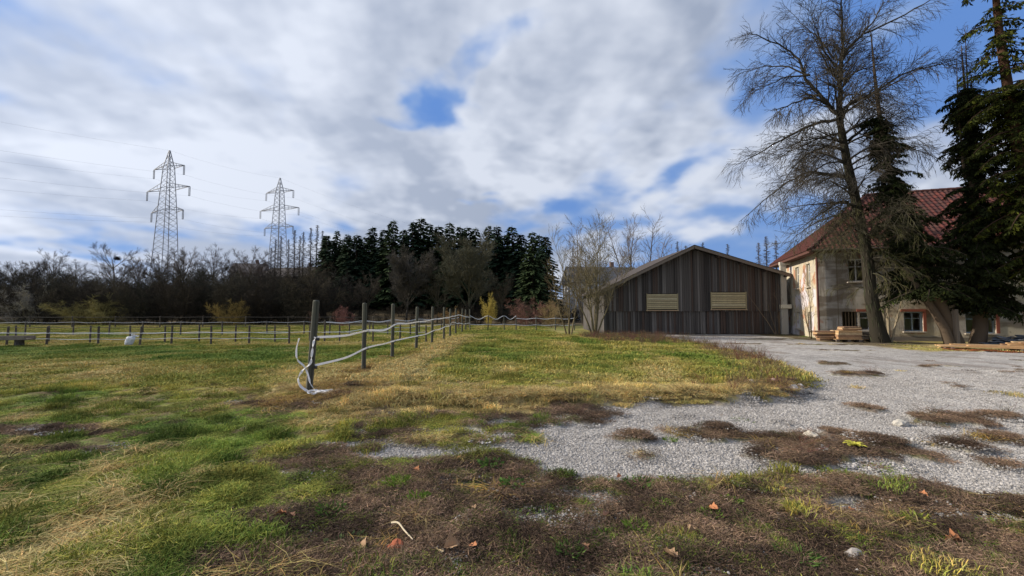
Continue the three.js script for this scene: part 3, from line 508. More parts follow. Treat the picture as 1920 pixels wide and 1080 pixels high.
{ // the near fence, running away from the camera
  const r = rng(14), xs = [-3.76, -3.9, -3.93, -3.84, -3.8, -3.74, -3.86, -3.9, -3.82, -3.88, -3.85], top = [], low = [];
  xs.forEach((x, k) => {
    const z = -8.1 - k * 3.17 - (k === 1 ? 0.25 : 0) - r.r(0, 0.2), y = ground(x, z), p = thing('fence_post', k === 0 ? 'leaning round grey wooden end post with white tape wound around it' : ORD[k] + ' round grey wooden fence post counted from the leaning end post', 'fence post', x, y - 0.03, z, r() * 6, 'posts of the white tape fence across the grass');
    p.rotation.set(r.r(-0.01, 0.015), 0, k === 0 ? -0.055 : r.r(-0.02, 0.012));
    part('post', bigPost[k % 3], postMat, p);
    const hT = [1.02, 1.02, 1.11, 1.12, 1.16, 1.2, 1.25, 1.3, 1.2, 1.1, 1.0][k], hL = [0.5, 0.57, 0.57, 0.56, 0.62, 0.72, 0.85, 0.72, 0.6, 0.55, 0.5][k];
    for (const h of [hT, hL]) part('insulator', insul, plasticM, p, 0.073, h, 0.0);
    top.push(V(x + 0.1 - hT * -0.02, y + hT, z)); low.push(V(x + 0.1, y + hL, z));
    if (k + 1 < xs.length) { const z2 = z - 1.55; top.push(V(x + 0.1, y + hT - [0.05, 0.06, 0.03, 0.01, 0.02, 0.0, 0.0, 0.0, 0.06, 0.04][k], z2)); low.push(V(x + 0.1, y + hL - 0.015, z2)); }
  });
  single('fence_tape', tape(top, 0.045, 3, 0.2), tapeMat, 'slack upper white tape of the fence across the grass', 'fence tape');
  single('fence_tape', tape(low, 0.042, 5, 0.2), tapeMat, 'taut lower white tape of the fence across the grass', 'fence tape');
  const y = ground(-3.7, -8.05), tail = [V(-3.62, y + 1.02, -8.08), V(-3.63, y + 0.92, -8.04), V(-3.64, y + 0.7, -8.0), V(-3.66, y + 0.55, -8.0), V(-3.78, y + 0.42, -7.95), V(-3.84, y + 0.28, -7.93), V(-3.78, y + 0.16, -7.9), V(-3.6, y + 0.06, -7.86), V(-3.5, y + 0.05, -7.82), V(-3.42, y + 0.07, -7.86), V(-3.35, y + 0.05, -7.95), V(-3.28, y + 0.07, -8.0)];
  single('loose_tape', tape(tail, 0.042, 8, 0.9), tapeMat, 'loose white tape hanging in a bow down the leaning end post', 'fence tape');
  const tail2 = [V(-3.9, y + 1.0, -8.05), V(-3.93, y + 0.8, -8.02), V(-3.9, y + 0.62, -8.0), V(-3.76, y + 0.5, -7.97), V(-3.68, y + 0.35, -7.96), V(-3.62, y + 0.2, -7.93), V(-3.5, y + 0.07, -7.88), V(-3.46, y + 0.05, -7.78), V(-3.56, y + 0.06, -7.74), V(-3.6, y + 0.08, -7.84), V(-3.48, y + 0.09, -7.9)];
  single('loose_tape', tape(tail2, 0.032, 9, 0.9), tapeMat, 'narrow loose white tape crossing the end post to the ground', 'fence tape');
  const coil = []; for (let k = 0; k < 34; k++) coil.push(V(-3.42 + 0.16 * Math.cos(k * 1.1) * (0.6 + 0.5 * r()) + 0.006 * k, y + 0.045 + 0.012 * (k % 4) + 0.02 * r(), -7.86 + 0.1 * Math.sin(k * 1.3) * (0.6 + 0.5 * r())));
  single('tape_bundle', tape(coil, 0.022, 11, 1.2), tapeMat, 'tangled bundle of white tape lying at the foot of the end post', 'fence tape');
}
function fenceRow(list, z0, hgt, rad, label, group, mat = darkPost) {
  const g = roundPost(hgt, rad), r = rng((z0 * -100) | 0);
  return list.map((x) => { const z = z0 + r.r(-0.15, 0.15), o = single('paddock_post', g, mat, label, 'fence post', x, ground(x, z) - 0.02, z, group); o.rotation.set(r.r(-0.03, 0.03), r() * 6, r.r(-0.04, 0.04)); return V(x, ground(x, z), z); });
}
function rope(posts, h, rad, mat, label, name = 'fence_rope', sag = 0.03, group) {
  const s = new Soup(), pts = [], rr = []; posts.forEach((p, k) => { pts.push(V(p.x, p.y + h, p.z + 0.05)); if (k + 1 < posts.length) { const q = posts[k + 1]; pts.push(V((p.x + q.x) / 2, (p.y + q.y) / 2 + h - sag, (p.z + q.z) / 2 + 0.05)); } });
  const c = new THREE.CatmullRomCurve3(pts), n = pts.length * 3, P = []; for (let k = 0; k <= n; k++) { P.push(c.getPoint(k / n)); rr.push(rad); } s.tube(P, rr, 5); return single(name, s.geo(), mat, label, 'fence tape', 0, 0, 0, group);
}
{
  const tapeW = M(lin(200, 204, 214), 0.7), ropeD = M(lin(60, 56, 54), 0.9), px = (list, d) => list.map((q) => ((q - 960) / 820) * d);
  const A = fenceRow(px([-160, -80, 12, 90, 192, 265, 321, 400, 471, 547], 20.5), -20.5, 0.9, 0.045, 'thin dark wooden post in the front row of the paddock fence', 'posts of the front paddock fence');
  const B = fenceRow(px([-120, 28, 99, 169, 243, 312, 379, 447, 515, 580, 640, 700, 750, 800], 22), -22, 0.88, 0.04, 'thin dark wooden post in the second row of the paddock fence', 'posts of the second paddock fence');
  const C = fenceRow(px([-60, 55, 139, 209, 270, 340, 420, 500, 570, 618, 655, 693, 727, 770, 810], 29), -29, 0.95, 0.045, 'small dark post in the far row of the paddock fence', 'posts of the far paddock fence');
  const E = fenceRow(px([-20, 60, 140, 220, 300, 380, 460, 540, 620, 700, 780, 860], 43), -43, 1.1, 0.05, 'small dark post along the fence before the wood', 'posts of the fence before the wood');
  rope(A, 0.84, 0.012, ropeD, 'dark top wire of the front paddock fence'); rope(A, 0.56, 0.01, tapeW, 'white upper tape of the front paddock fence'); rope(A, 0.3, 0.01, tapeW, 'white lower tape of the front paddock fence');
  rope(B, 0.52, 0.01, tapeW, 'white upper tape of the second paddock fence');
  rope(C, 0.86, 0.008, tapeW, 'sagging white top tape of the far paddock fence', 'fence_rope', 0.05);
  rope(E, 1.0, 0.02, ropeD, 'dark top wire of the fence before the wood'); 
  // the cross fence between the near fence and the barn
  const F = fenceRow([-3.5, -2.0, -0.65, 0.35, 2.0, 3.6, 5.2], -36.5, 1.25, 0.045, 'thin post of the cross fence between the near fence and the barn', 'posts of the cross fence toward the barn', postMat);
  scene.children.filter((o) => o.userData.group === 'posts of the cross fence toward the barn').forEach((o, k) => { o.userData.label = ORD[k] + ' thin post of the cross fence, counted from the near fence toward the barn'; });
  rope(F.slice(0, 4), 1.2, 0.022, tapeW, 'white top tape at the gate in the cross fence', 'fence_rope', 0.3); rope(F.slice(0, 4), 0.5, 0.02, tapeW, 'white lower tape at the gate in the cross fence', 'fence_rope', 0.05);
  rope(F.slice(3), 1.0, 0.022, tapeW, 'white top tape of the cross fence toward the barn', 'fence_rope', 0.08); rope(F.slice(3), 0.45, 0.02, tapeW, 'white lower tape of the cross fence toward the barn', 'fence_rope', 0.05);
  // a side fence of the small paddock, seen between the near posts
  const S = [-22.5, -25.5, -28.5, -32, -36, -40].map((z, k) => { const x = -9.6 + 0.95 * k, o = single('paddock_post', roundPost(1.1, 0.045), darkPost, 'thin dark post of the slanting fence inside the paddock', 'fence post', x, ground(x, z) - 0.02, z, 'posts of the slanting paddock fence'); o.rotation.z = 0.02 * (k % 2); return V(x, ground(x, z), z); });
  rope(S, 1.0, 0.02, tapeW, 'white top tape of the slanting paddock fence', 'fence_rope', 0.1); rope(S, 0.5, 0.018, tapeW, 'white lower tape of the slanting paddock fence', 'fence_rope', 0.08);
  const gp = [V(-7.0, base(-7, -30), -30), V(-5.2, base(-5.2, -30.5), -30.5)]; void gp;
}
// ---------------------------------------------------------------- trees
const UP = V(0, 1, 0);
function curve(r, p, d, len, n, wob, trop) {   // a wandering polyline; trop bends it up (+) or down (-)
  const pts = [p.clone()], q = p.clone(), e = d.clone().normalize();
  for (let k = 0; k < n; k++) { e.x += wob * r.g(); e.y += wob * r.g() + trop / n; e.z += wob * r.g(); e.normalize(); q.addScaledVector(e, len / n); pts.push(q.clone()); }
  return pts;
}
const along = (pts, t) => { const u = clamp(t, 0, 0.9999) * (pts.length - 1), k = u | 0; return { p: pts[k].clone().lerp(pts[k + 1], u - k), d: pts[k + 1].clone().sub(pts[k]).normalize() }; };
function offDir(r, d, ang, up = 0) { const a = Math.abs(d.y) > 0.9 ? V(1, 0, 0) : V(0, 1, 0), s = V(0, 0, 0).crossVectors(d, a).normalize(), t = V(0, 0, 0).crossVectors(s, d), w = r() * Math.PI * 2; const e = d.clone().multiplyScalar(Math.cos(ang)).addScaledVector(s, Math.sin(ang) * Math.cos(w)).addScaledVector(t, Math.sin(ang) * Math.sin(w)); e.y += up; return e.normalize(); }
// branches of the levels below; P = { n, ang, len, seg, wob, trop, t0 } per level; the last level is spikes
function grow(S, r, pts, r0, len, lv, P, tone) {
  const n = P.n[lv], last = lv === P.n.length - 1, cnt = Math.max(1, Math.round(n * (P.per ? len : 1) * r.r(0.8, 1.2)));
  for (let k = 0; k < cnt; k++) {
    const t = P.t0[lv] + (1 - P.t0[lv]) * ((k + r()) / cnt), { p, d } = along(pts, t), L = P.len[lv] * r.r(0.6, 1.25) * (1 - 0.45 * t), e = offDir(r, d, P.ang[lv] * r.r(0.7, 1.3), P.up?.[lv] ?? 0);
    const rr = Math.max(P.min ?? 0.004, r0 * (1 - 0.75 * t) * 0.55);
    S.col = tone(p, lv, r);
    if (last) { const q = p.clone().addScaledVector(e, L); q.y += P.trop[lv] * L; S.twig(p, q, rr); }
    else { const c = curve(r, p, e, L, P.seg[lv], P.wob, P.trop[lv]); S.tube(c, c.map((_, i) => Math.max(P.min ?? 0.004, rr * (1 - (0.8 * i) / (c.length - 1)))), lv === 0 ? 4 : 3); grow(S, r, c, rr, L, lv + 1, P, tone); }
  }
}
const greyTone = (p, lv, r) => { const k = r.r(0.75, 1.2); return [k, k, k]; };
const bark = (rgb) => MV(rgb, 0.95);

// --- the big bare tree by the house; its limbs follow the photograph, at the depth of the trunk
{
  const r = rng(101), D = 21.5, sc = D / 820, at = (x, y, dz = 0) => V((x - 960) * sc * (1 + dz / -D * -1 * 0) , 1.6 + (583 - y) * sc, -D + dz);
  const tr = thing('bare_tree', 'tall bare broadleaf tree with drooping twigs standing before the house', 'tree');
  const T = new Soup(), S = new Soup();
  const bk = (p, lv, q) => { const k = q.r(0.7, 1.2), low = ss(7.5, 4.5, p.y) * (lv > 0 ? 0.8 : 0.4) * q(); return [k * (1 + 0.5 * low), k * (1 + 0.75 * low), k * (1 - 0.25 * low)]; };
  const trunk = [at(1648, 650), at(1642, 610), at(1634, 560), at(1628, 470), at(1618, 370, -0.2), at(1607, 290, -0.3), at(1596, 205, -0.3)];
  T.col = [0.85, 0.85, 0.8]; { const c = new THREE.CatmullRomCurve3(trunk), n = 60; for (let q = 0; q < 900; q++) { const t = r.r(0.01, 0.98), p = c.getPoint(t), tg = c.getTangent(t), a = r() * 6.283, rad = lerp(0.3, 0.13, t) + (t < 0.08 ? 0.12 * (1 - t / 0.08) : 0), o = V(Math.cos(a) * rad, 0, Math.sin(a) * rad); p.add(o); const g = r.r(0.5, 1.3), mo = r() < 0.3 ? 1.25 : 1; T.col = [g, g * mo, g * 0.9]; T.box(p, p.clone().addScaledVector(tg, r.r(0.12, 0.4)), r.r(0.025, 0.06), r.r(0.015, 0.035)); } T.col = [0.7, 0.7, 0.66]; }
  T.tube(trunk, [0.46, 0.3, 0.27, 0.23, 0.19, 0.165, 0.13], 10);
  const limbs = [
    [[1596, 205], [1585, 190], [1560, 155], [1539, 123], [1530, 85], [1505, 55], [1448, 25], [1430, 15]], [[1596, 205], [1594, 150], [1592, 106], [1588, 50], [1580, 0], [1570, -60]], [[1598, 195], [1603, 148], [1613, 84], [1652, 39], [1687, 0], [1710, -40]],
    [[1600, 200], [1606, 190], [1659, 162], [1712, 130], [1775, 116], [1800, 108]], [[1613, 253], [1659, 221], [1729, 190], [1817, 148]], [[1585, 190], [1545, 184], [1500, 190], [1440, 218], [1395, 235]], [[1592, 211], [1550, 215], [1511, 232], [1460, 258], [1423, 274]],
    [[1603, 274], [1570, 270], [1536, 278], [1500, 293], [1465, 316], [1413, 376]], [[1610, 324], [1590, 318], [1557, 306], [1520, 320], [1480, 350], [1430, 395]], [[1615, 385], [1599, 381], [1565, 381], [1510, 409], [1452, 443]], [[1539, 123], [1500, 120], [1460, 130], [1430, 142]],
    [[1592, 106], [1560, 70], [1540, 30], [1520, -20]], [[1603, 148], [1640, 110], [1690, 90], [1740, 40]], [[1618, 300], [1650, 280], [1690, 285], [1725, 310]], [[1590, 90], [1570, 40], [1550, 5], [1530, -40]], [[1592, 130], [1560, 120], [1520, 90], [1480, 80]], [[1600, 170], [1640, 150], [1690, 140], [1750, 150]], [[1652, 39], [1690, 30], [1730, 10], [1765, -10]], [[1539, 123], [1500, 90], [1470, 75], [1440, 70]], [[1622, 420], [1590, 425], [1555, 440], [1520, 465]],
    [[1606, 235], [1570, 240], [1530, 255], [1480, 280]], [[1608, 300], [1565, 300], [1510, 330], [1455, 365], [1420, 400]], [[1625, 400], [1580, 400], [1540, 420], [1500, 450]],
    [[1596, 200], [1580, 140], [1565, 95], [1545, 40]], [[1594, 120], [1620, 60], [1640, 0]], [[1610, 260], [1570, 255], [1500, 262], [1440, 300]]];
  const PP = { n: [5.2, 6.5, 5.5], per: true, ang: [0.75, 0.7, 0.6], len: [1.55, 0.8, 0.45], seg: [5, 3, 1], wob: 0.12, trop: [-0.45, -0.35, -0.3], t0: [0.12, 0.08, 0.08], min: 0.0065 };
  limbs.forEach((l, k) => {
    const dz = (k % 2 ? 1 : -1) * r.r(0.4, 2.6), n = l.length; let pts = l.map(([x, y], i) => at(x < 1590 ? 1590 - (1590 - x) * 0.93 : x, y, -0.3 + dz * (i / (n - 1)) ** 1.1));
    const c = new THREE.CatmullRomCurve3(pts), m = n * 3; pts = c.getPoints(m); pts.forEach((p, i) => { if (i) { p.x += 0.04 * r.g(); p.y += 0.04 * r.g(); p.z += 0.04 * r.g(); } });
    const big = k < 10 ? 1 : 0.6, R0 = (k < 3 ? 0.125 : 0.085) * big; T.col = bk(pts[3], 0, r);
    T.tube(pts, pts.map((_, i) => Math.max(0.008, R0 * (1 - 0.9 * i / m))), 6);
    let len = c.getLength(); grow(S, r, pts, R0 * 0.75, len, 0, { ...PP, trop: k < 3 || k === 11 || k === 12 || k > 19 ? [0.1, 0.05, 0.05] : PP.trop }, bk);
  });
  for (let k = 0; k < 13; k++) {   // low drooping boughs with mossy twigs
    const t = r.r(0.36, 0.62), { p } = along(trunk, t), a = r.r(0, 6.28), L = r.r(1.2, 3.0), pts = curve(r, p, V(Math.cos(a), 0.25, Math.sin(a) * 0.8).normalize(), L, 8, 0.14, -0.9);
    T.col = bk(p, 0, r); T.tube(pts, pts.map((_, i) => 0.04 * (1 - 0.85 * i / 8)), 5); grow(S, r, pts, 0.03, L, 0, { ...PP, n: [4.5, 5, 4.5], len: [1.1, 0.6, 0.35], trop: [-0.9, -0.7, -0.5] }, (q0, lv, q) => { const g = q.r(0.8, 1.4), m = q(); return [g * (1 + 0.55 * m), g * (1 + 0.7 * m), g * (1 - 0.2 * m)]; });
  }
  for (let k = 0; k < 26; k++) {   // limbs towards and away from the viewer
    const t = r.r(0.5, 1), { p } = along(trunk, t), a = r.r(0, 6.28), L = r.r(1.6, 3.6) * (Math.cos(a) > 0.2 && t < 0.8 ? 0.55 : 1), e = V(Math.cos(a) * 0.7, 0.3 + 0.4 * (t - 0.6), Math.sin(a)).normalize(), pts = curve(r, p, e, L, 9, 0.1, -0.35);
    T.col = bk(p, 0, r); T.tube(pts, pts.map((_, i) => 0.06 * (1 - 0.85 * i / 9)), 5); grow(S, r, pts, 0.045, L, 0, PP, bk);
  }
  part('trunk', T.geo(), bark(lin(62, 58, 51)), tr); part('crown', S.geo(), bark(lin(70, 65, 57)), tr);
}

// --- evergreens at the house: foliage of small hanging sprays in clumps round a stem
function feather(S, T, r, p, a, L, rise, trop, dens, tone, col) {   // a bough with hanging feathery sprays
  L *= 0.35 + 1.25 * ss(0.25, 0.75, fbm(p.y * 1.7 + a * 0.9, a * 1.3 + p.x, 3)); const c = curve(r, p, V(Math.cos(a), rise, Math.sin(a)).normalize(), L, 5, 0.1, trop); T.col = col; T.tube(c, c.map((_, i) => Math.max(0.005, 0.022 * L * (1 - 0.8 * i / 5))), 3);
  const m = Math.round(L * dens);
  for (let j = 0; j < m; j++) {
    const t = r.r(0.12, 1), e = along(c, t), sd2 = r() < 0.5 ? 1 : -1, w = (0.42 - 0.25 * t) * Math.min(L, 1.3) * r.r(0.3, 1.1), b = V(e.d.x * 0.5 - sd2 * e.d.z, e.d.y - 0.35, e.d.z * 0.5 + sd2 * e.d.x).normalize(), n = 3 + ((w * 12) | 0), g = tone(e.p, r);
    for (let q = 0; q < n; q++) { const f = e.p.clone().addScaledVector(b, w * (q + r()) / n), d = V(b.x * 0.5 + r.g() * 0.5, -0.55 + r.g() * 0.4, b.z * 0.5 + r.g() * 0.5).normalize(), k = r.r(0.75, 1.25); S.col = [g[0] * k, g[1] * k, g[2] * k]; S.leaf(f, d, V(r.g(), r.g(), r.g()).cross(d).normalize(), r.r(0.1, 0.22), r.r(0.018, 0.036)); }
  }
}
{
  const r = rng(202), D = 20.8, sc = D / 820, at = (x, y, dz = 0) => V((x - 960) * sc, 1.6 + (583 - y) * sc, -D + dz);
  const ivyTone = (p, q) => { const k = q.r(0.55, 1.25), y = q() < 0.12 ? 1.5 : 1; return [k * y, k * y, k * 0.9]; };
  const ivyMat = MV(lin(42, 48, 28), 1, { side: THREE.DoubleSide }), barkB = bark(lin(92, 80, 68)), tw2 = { n: [10, 6], per: true, ang: [0.8, 0.7], len: [0.4, 0.22], seg: [3, 1], wob: 0.15, trop: [-0.3, -0.3], t0: [0.05, 0.1], min: 0.005 };
  // leaning conifer
  const t2 = thing('leaning_conifer', 'leaning dark conifer with feathery hanging growth and a thin bare top', 'tree'), T = new Soup(), S = new Soup(), tw = new Soup();
  const st = [at(1790, 652), at(1778, 615), at(1762, 575), at(1738, 530), at(1705, 440), at(1682, 350), at(1668, 250), at(1660, 150), at(1655, 40)];
  T.tube(st, [0.36, 0.29, 0.27, 0.24, 0.19, 0.15, 0.11, 0.07, 0.02], 9);
  const st2 = [at(1772, 653, 0.2), at(1760, 615, 0.2), at(1748, 590, 0.15), at(1725, 540), at(1700, 500, -0.1)]; T.tube(st2, [0.24, 0.19, 0.17, 0.15, 0.12], 8);
  for (let k = 0; k < 560; k++) { const t = r.r(0.33, 0.8), { p } = along(st, t); feather(S, tw, r, p, r() * 6.283, lerp(1.75, 0.55, (t - 0.33) / 0.47) * r.r(0.4, 1.05), 0.15, -0.8, 26, ivyTone, [1, 1, 1]); }
  for (let k = 0; k < 150; k++) { const { p } = along(st, r.r(0.6, 0.99)), a = r() * 6.28, L = r.r(0.25, 0.9), c = curve(r, p, V(Math.cos(a), 0.1, Math.sin(a)), L, 4, 0.15, -0.3); tw.tube(c, [0.014, 0.011, 0.009, 0.007, 0.005], 3); grow(tw, r, c, 0.02, L, 0, tw2, greyTone); }
  part('trunk', T.geo(), barkB, t2); part('foliage', S.geo(), ivyMat, t2); part('twigs', tw.geo(), bark(lin(66, 58, 50)), t2);
  // upright conifer with several bare spires
  const t3 = thing('upright_conifer', 'upright dark feathery conifer with thin bare spires before the house wall', 'tree'), T3 = new Soup(), S3 = new Soup(), w3 = new Soup();
  const s3 = [at(1826, 656), at(1836, 610), at(1840, 540), at(1838, 400), at(1834, 250), at(1831, 160), at(1829, 70)]; T3.tube(s3, [0.34, 0.27, 0.24, 0.18, 0.11, 0.06, 0.015], 9);
  for (const [x, y0, y1] of [[1818, 250, 95], [1845, 250, 110], [1838, 240, 30]]) { const c = [at(x + 4, 330), at(x, y0), at(x - 1, (y0 + y1) / 2), at(x, y1)]; T3.tube(c, [0.06, 0.045, 0.03, 0.008], 5); for (let k = 0; k < 70; k++) { const { p } = along(c, r.r(0.25, 1)), a = r() * 6.28, L = r.r(0.15, 0.5), q = curve(r, p, V(Math.cos(a), 0.35, Math.sin(a)), L, 3, 0.2, -0.2); w3.tube(q, [0.01, 0.008, 0.006, 0.004], 3); grow(w3, r, q, 0.012, L, 0, tw2, greyTone); } }
  for (let k = 0; k < 800; k++) { const t = r.r(0.25, 0.84), { p } = along(s3, t); feather(S3, w3, r, p, r() * 6.283, (t < 0.3 ? 1.0 : lerp(1.45, 0.55, (t - 0.3) / 0.54)) * r.r(0.4, 1.1), 0.2, -0.9, 26, ivyTone, [1, 1, 1]); }
  part('trunk', T3.geo(), barkB, t3); part('foliage', S3.geo(), ivyMat, t3); part('twigs', w3.geo(), bark(lin(66, 58, 50)), t3);
  // the cedar at the edge
  const D4 = 19.2, s4 = D4 / 820, a4 = (x, y, dz = 0) => V((x - 960) * s4, 1.6 + (583 - y) * s4, -D4 + dz), t4 = thing('cedar_tree', 'tall cedar with reddish trunk and hanging yellow green sprays beside the lumber', 'tree'), T4 = new Soup(), S4 = new Soup(), B4 = new Soup();
  const stem = [a4(1985, 672), a4(1970, 560), a4(1946, 400), a4(1920, 210), a4(1904, 50), a4(1900, -80), a4(1898, -220)]; T4.tube(stem, [0.36, 0.28, 0.25, 0.2, 0.15, 0.1, 0.04], 9);
  const cTone = (p, q) => { const k = q.r(0.5, 1.25); return q() < 0.3 ? [k * 1.6, k * 1.5, k * 0.8] : [k, k, k * 0.9]; };
  for (let k = 0; k < 540; k++) { const t = r() < 0.7 ? r.r(0.22, 0.56) : r.r(0.5, 0.98), { p } = along(stem, t), hi = t > 0.56; if (hi && r() < 0.1) continue; feather(S4, B4, r, p, r() * 6.283, lerp(2.2, 1.0, t) * r.r(0.4, 1.1), 0.25, -1.0, hi ? 16 : 22, cTone, [1, 1, 1]); }
  part('trunk', T4.geo(), bark(lin(84, 62, 50)), t4); part('boughs', B4.geo(), bark(lin(78, 60, 50)), t4); part('foliage', S4.geo(), MV(lin(58, 64, 32), 1, { side: THREE.DoubleSide }), t4);
}
// --- stems of an old elder and young growth at the wall
function multiStem(name, label, x, z, h, spread, stems, seed, mat, P, R0, group, cat = 'tree') {
  const r = rng(seed), y = ground(x, z) - 0.05, o = thing(name, label, cat, x, y, z, 0, group), T = new Soup(), S = new Soup();
  for (let k = 0; k < stems; k++) {
    const a = (k / stems) * 6.283 + r.r(-0.4, 0.4), q = r.r(0.2, 1), L = h * r.r(0.75, 1.1), e = V(Math.cos(a) * spread * q, 1, Math.sin(a) * spread * q).normalize(), p = V(Math.cos(a) * 0.16 * q, 0, Math.sin(a) * 0.16 * q), c = curve(r, p, e, L, 9, 0.09, 0.2);
    T.col = greyTone(p, 0, r); T.tube(c, c.map((_, i) => Math.max(0.006, R0 * r.r(0.85, 1.1) * (1 - 0.92 * i / 9))), 6); grow(S, r, c, R0 * 0.7, L, 0, P, greyTone);
  }
  part('trunk', T.geo(), mat, o); part('crown', S.geo(), mat, o); return o;
}
const P3 = { n: [3.4, 4.5, 4.2], per: true, ang: [0.7, 0.7, 0.6], len: [1.5, 0.7, 0.4], seg: [5, 3, 1], wob: 0.1, trop: [0.25, 0.15, 0.1], t0: [0.25, 0.15, 0.1], min: 0.0055 };
multiStem('bare_shrub', 'pale stemmed bare elder bush growing at the house wall behind the lumber', 18.75, -21.9, 3.6, 0.35, 7, 5, bark(lin(150, 138, 116)), { ...P3, n: [1.8, 3, 3], len: [1.0, 0.5, 0.3] }, 0.06, null, 'bush');
multiStem('bare_shrub', 'thin bare saplings growing at the corner of the house', 16.6, -24.4, 3.4, 0.3, 5, 6, bark(lin(120, 104, 80)), { ...P3, n: [2.5, 3, 3], len: [0.8, 0.4, 0.25] }, 0.025, null, 'bush');
multiStem('bare_shrub', 'slanting bare saplings in front of the barn boards beside the house', 17.6, -29.0, 3.4, 0.4, 4, 16, bark(lin(116, 102, 84)), { ...P3, n: [1.6, 2, 2], len: [0.8, 0.4, 0.25] }, 0.03, null, 'bush');
multiStem('bare_tree', 'many stemmed bare tree with pale lichen bark at the left corner of the barn', 5.1, -26.9, 6.2, 0.42, 9, 7, bark(lin(112, 104, 80)), { ...P3, n: [4, 5, 4.5], len: [1.8, 0.85, 0.45], trop: [0.35, 0.15, 0.1], min: 0.0065 }, 0.058);
multiStem('bare_tree', 'slim bare tree leaning beside the many stemmed tree at the grass edge', 3.6, -27.6, 4.2, 0.35, 4, 8, bark(lin(108, 98, 76)), { ...P3, len: [1.3, 0.7, 0.4], min: 0.0065 }, 0.06);
multiStem('bare_tree', 'bare tree rising behind the left slope of the barn roof', 13.6, -47, 11.0, 0.4, 6, 9, bark(lin(112, 102, 92)), { ...P3, n: [2.2, 2.6, 3], len: [2.6, 1.2, 0.7], min: 0.011, t0: [0.35, 0.15, 0.1] }, 0.15);
multiStem('bare_tree', 'slender bare trees behind the white house and the barn corner', 7.6, -46, 9.6, 0.3, 5, 19, bark(lin(112, 102, 92)), { ...P3, n: [2.2, 2.6, 3], len: [2.2, 1.1, 0.65], min: 0.011, t0: [0.35, 0.15, 0.1] }, 0.12);

// --- distant woods: a few shapes, each tree its own object
function spruceShape(seed) {
  const r = rng(seed), H = 18, T = new Soup(), S = new Soup();
  T.tube([V(0, -0.5, 0), V(0.05, 6, 0), V(0, 12, 0.05), V(0, H, 0)], [0.28, 0.22, 0.13, 0.02], 7);
  for (let y = 1.2; y < H - 0.2; y += lerp(0.5, 0.3, y / H)) {
    const k = 1 - y / H, R = 3.9 * k ** 0.85 * ss(-0.05, 0.1, (y - 0.5) / H) + 0.1, n = Math.round(lerp(6, 12, k));
    for (let j = 0; j < n; j++) {
      const a = r() * 6.283, L = R * r.r(0.6, 1.15), c = curve(r, V(0, y + r.r(-0.15, 0.15), 0), V(Math.cos(a), 0.1, Math.sin(a)), L, 3, 0.08, -0.5), m = Math.max(3, Math.round(L * 7));
      for (let q = 0; q < m; q++) { const e = along(c, ((q + r()) / m)), side = q % 2 ? 1 : -1, d = V(e.d.x - side * e.d.z * r.r(0.2, 0.9), e.d.y - r.r(0, 0.5), e.d.z + side * e.d.x * r.r(0.2, 0.9)).normalize(), g = r.r(0.6, 1.3); S.col = [g, g, g]; S.leaf(e.p, d, V(r.g(), 0.6 + r(), r.g()).cross(d).normalize(), r.r(0.45, 0.95), r.r(0.1, 0.2)); }
    }
  }
  return [T.geo(), S.geo()];
}
function larchShape(seed) {
  const r = rng(seed), H = 17, T = new Soup(), S = new Soup(); T.tube([V(0, -0.5, 0), V(0.1, 8, 0), V(0, H, 0)], [0.2, 0.13, 0.02], 6);
  for (let y = 3; y < H; y += 0.3) { const k = 1 - y / H; for (let j = 0; j < 5; j++) { const a = r() * 6.283, L = (0.35 + 2.6 * k) * r.r(0.3, 1.0), c = curve(r, V(0, y, 0), V(Math.cos(a), 0.05, Math.sin(a)), L, 3, 0.1, -0.2); S.col = greyTone(0, 0, r); S.tube(c, [0.036, 0.032, 0.026, 0.018], 3); for (let q = 0; q < 8; q++) { const e = along(c, r.r(0.15, 1)), d = V(r.g(), -0.9, r.g()).normalize(); S.twig(e.p, e.p.clone().addScaledVector(d, r.r(0.15, 0.45)), 0.02); } } }
  return [T.geo(), S.geo()];
}
function bareShape(seed, H, wide, dense = 1) {
  const r = rng(seed), T = new Soup(), S = new Soup(), c0 = curve(r, V(0, -0.3, 0), UP, H * 0.62, 6, 0.05, 0.1); T.tube(c0, c0.map((_, i) => H * 0.017 * (1 - 0.7 * i / 6)), 7);
  const P = { n: [7 * dense, 7 * dense, 6], ang: [0.6, 0.65, 0.6], len: [H * 0.2, H * 0.1, H * 0.055], seg: [4, 3, 1], wob: 0.12, trop: [0.3, 0.2, 0.1], t0: [0.25, 0.2, 0.1], min: H * (dense > 1.5 ? 0.0014 : 0.001) };
  for (let k = 0; k < 13 * Math.max(1, dense * 0.9); k++) { const t = r.r(0.3, 1), e = along(c0, t), a = r() * 6.283, d = V(Math.cos(a) * wide, 1, Math.sin(a) * wide).normalize(), L = H * r.r(0.36, 0.55), c = curve(r, e.p, d, L, 6, 0.08, 0.15); T.col = greyTone(0, 0, r); T.tube(c, c.map((_, i) => H * 0.007 * (1 - 0.85 * i / 6)), 5); grow(S, r, c, H * 0.005, L, 0, P, greyTone); }
  return [T.geo(), S.geo()];
}
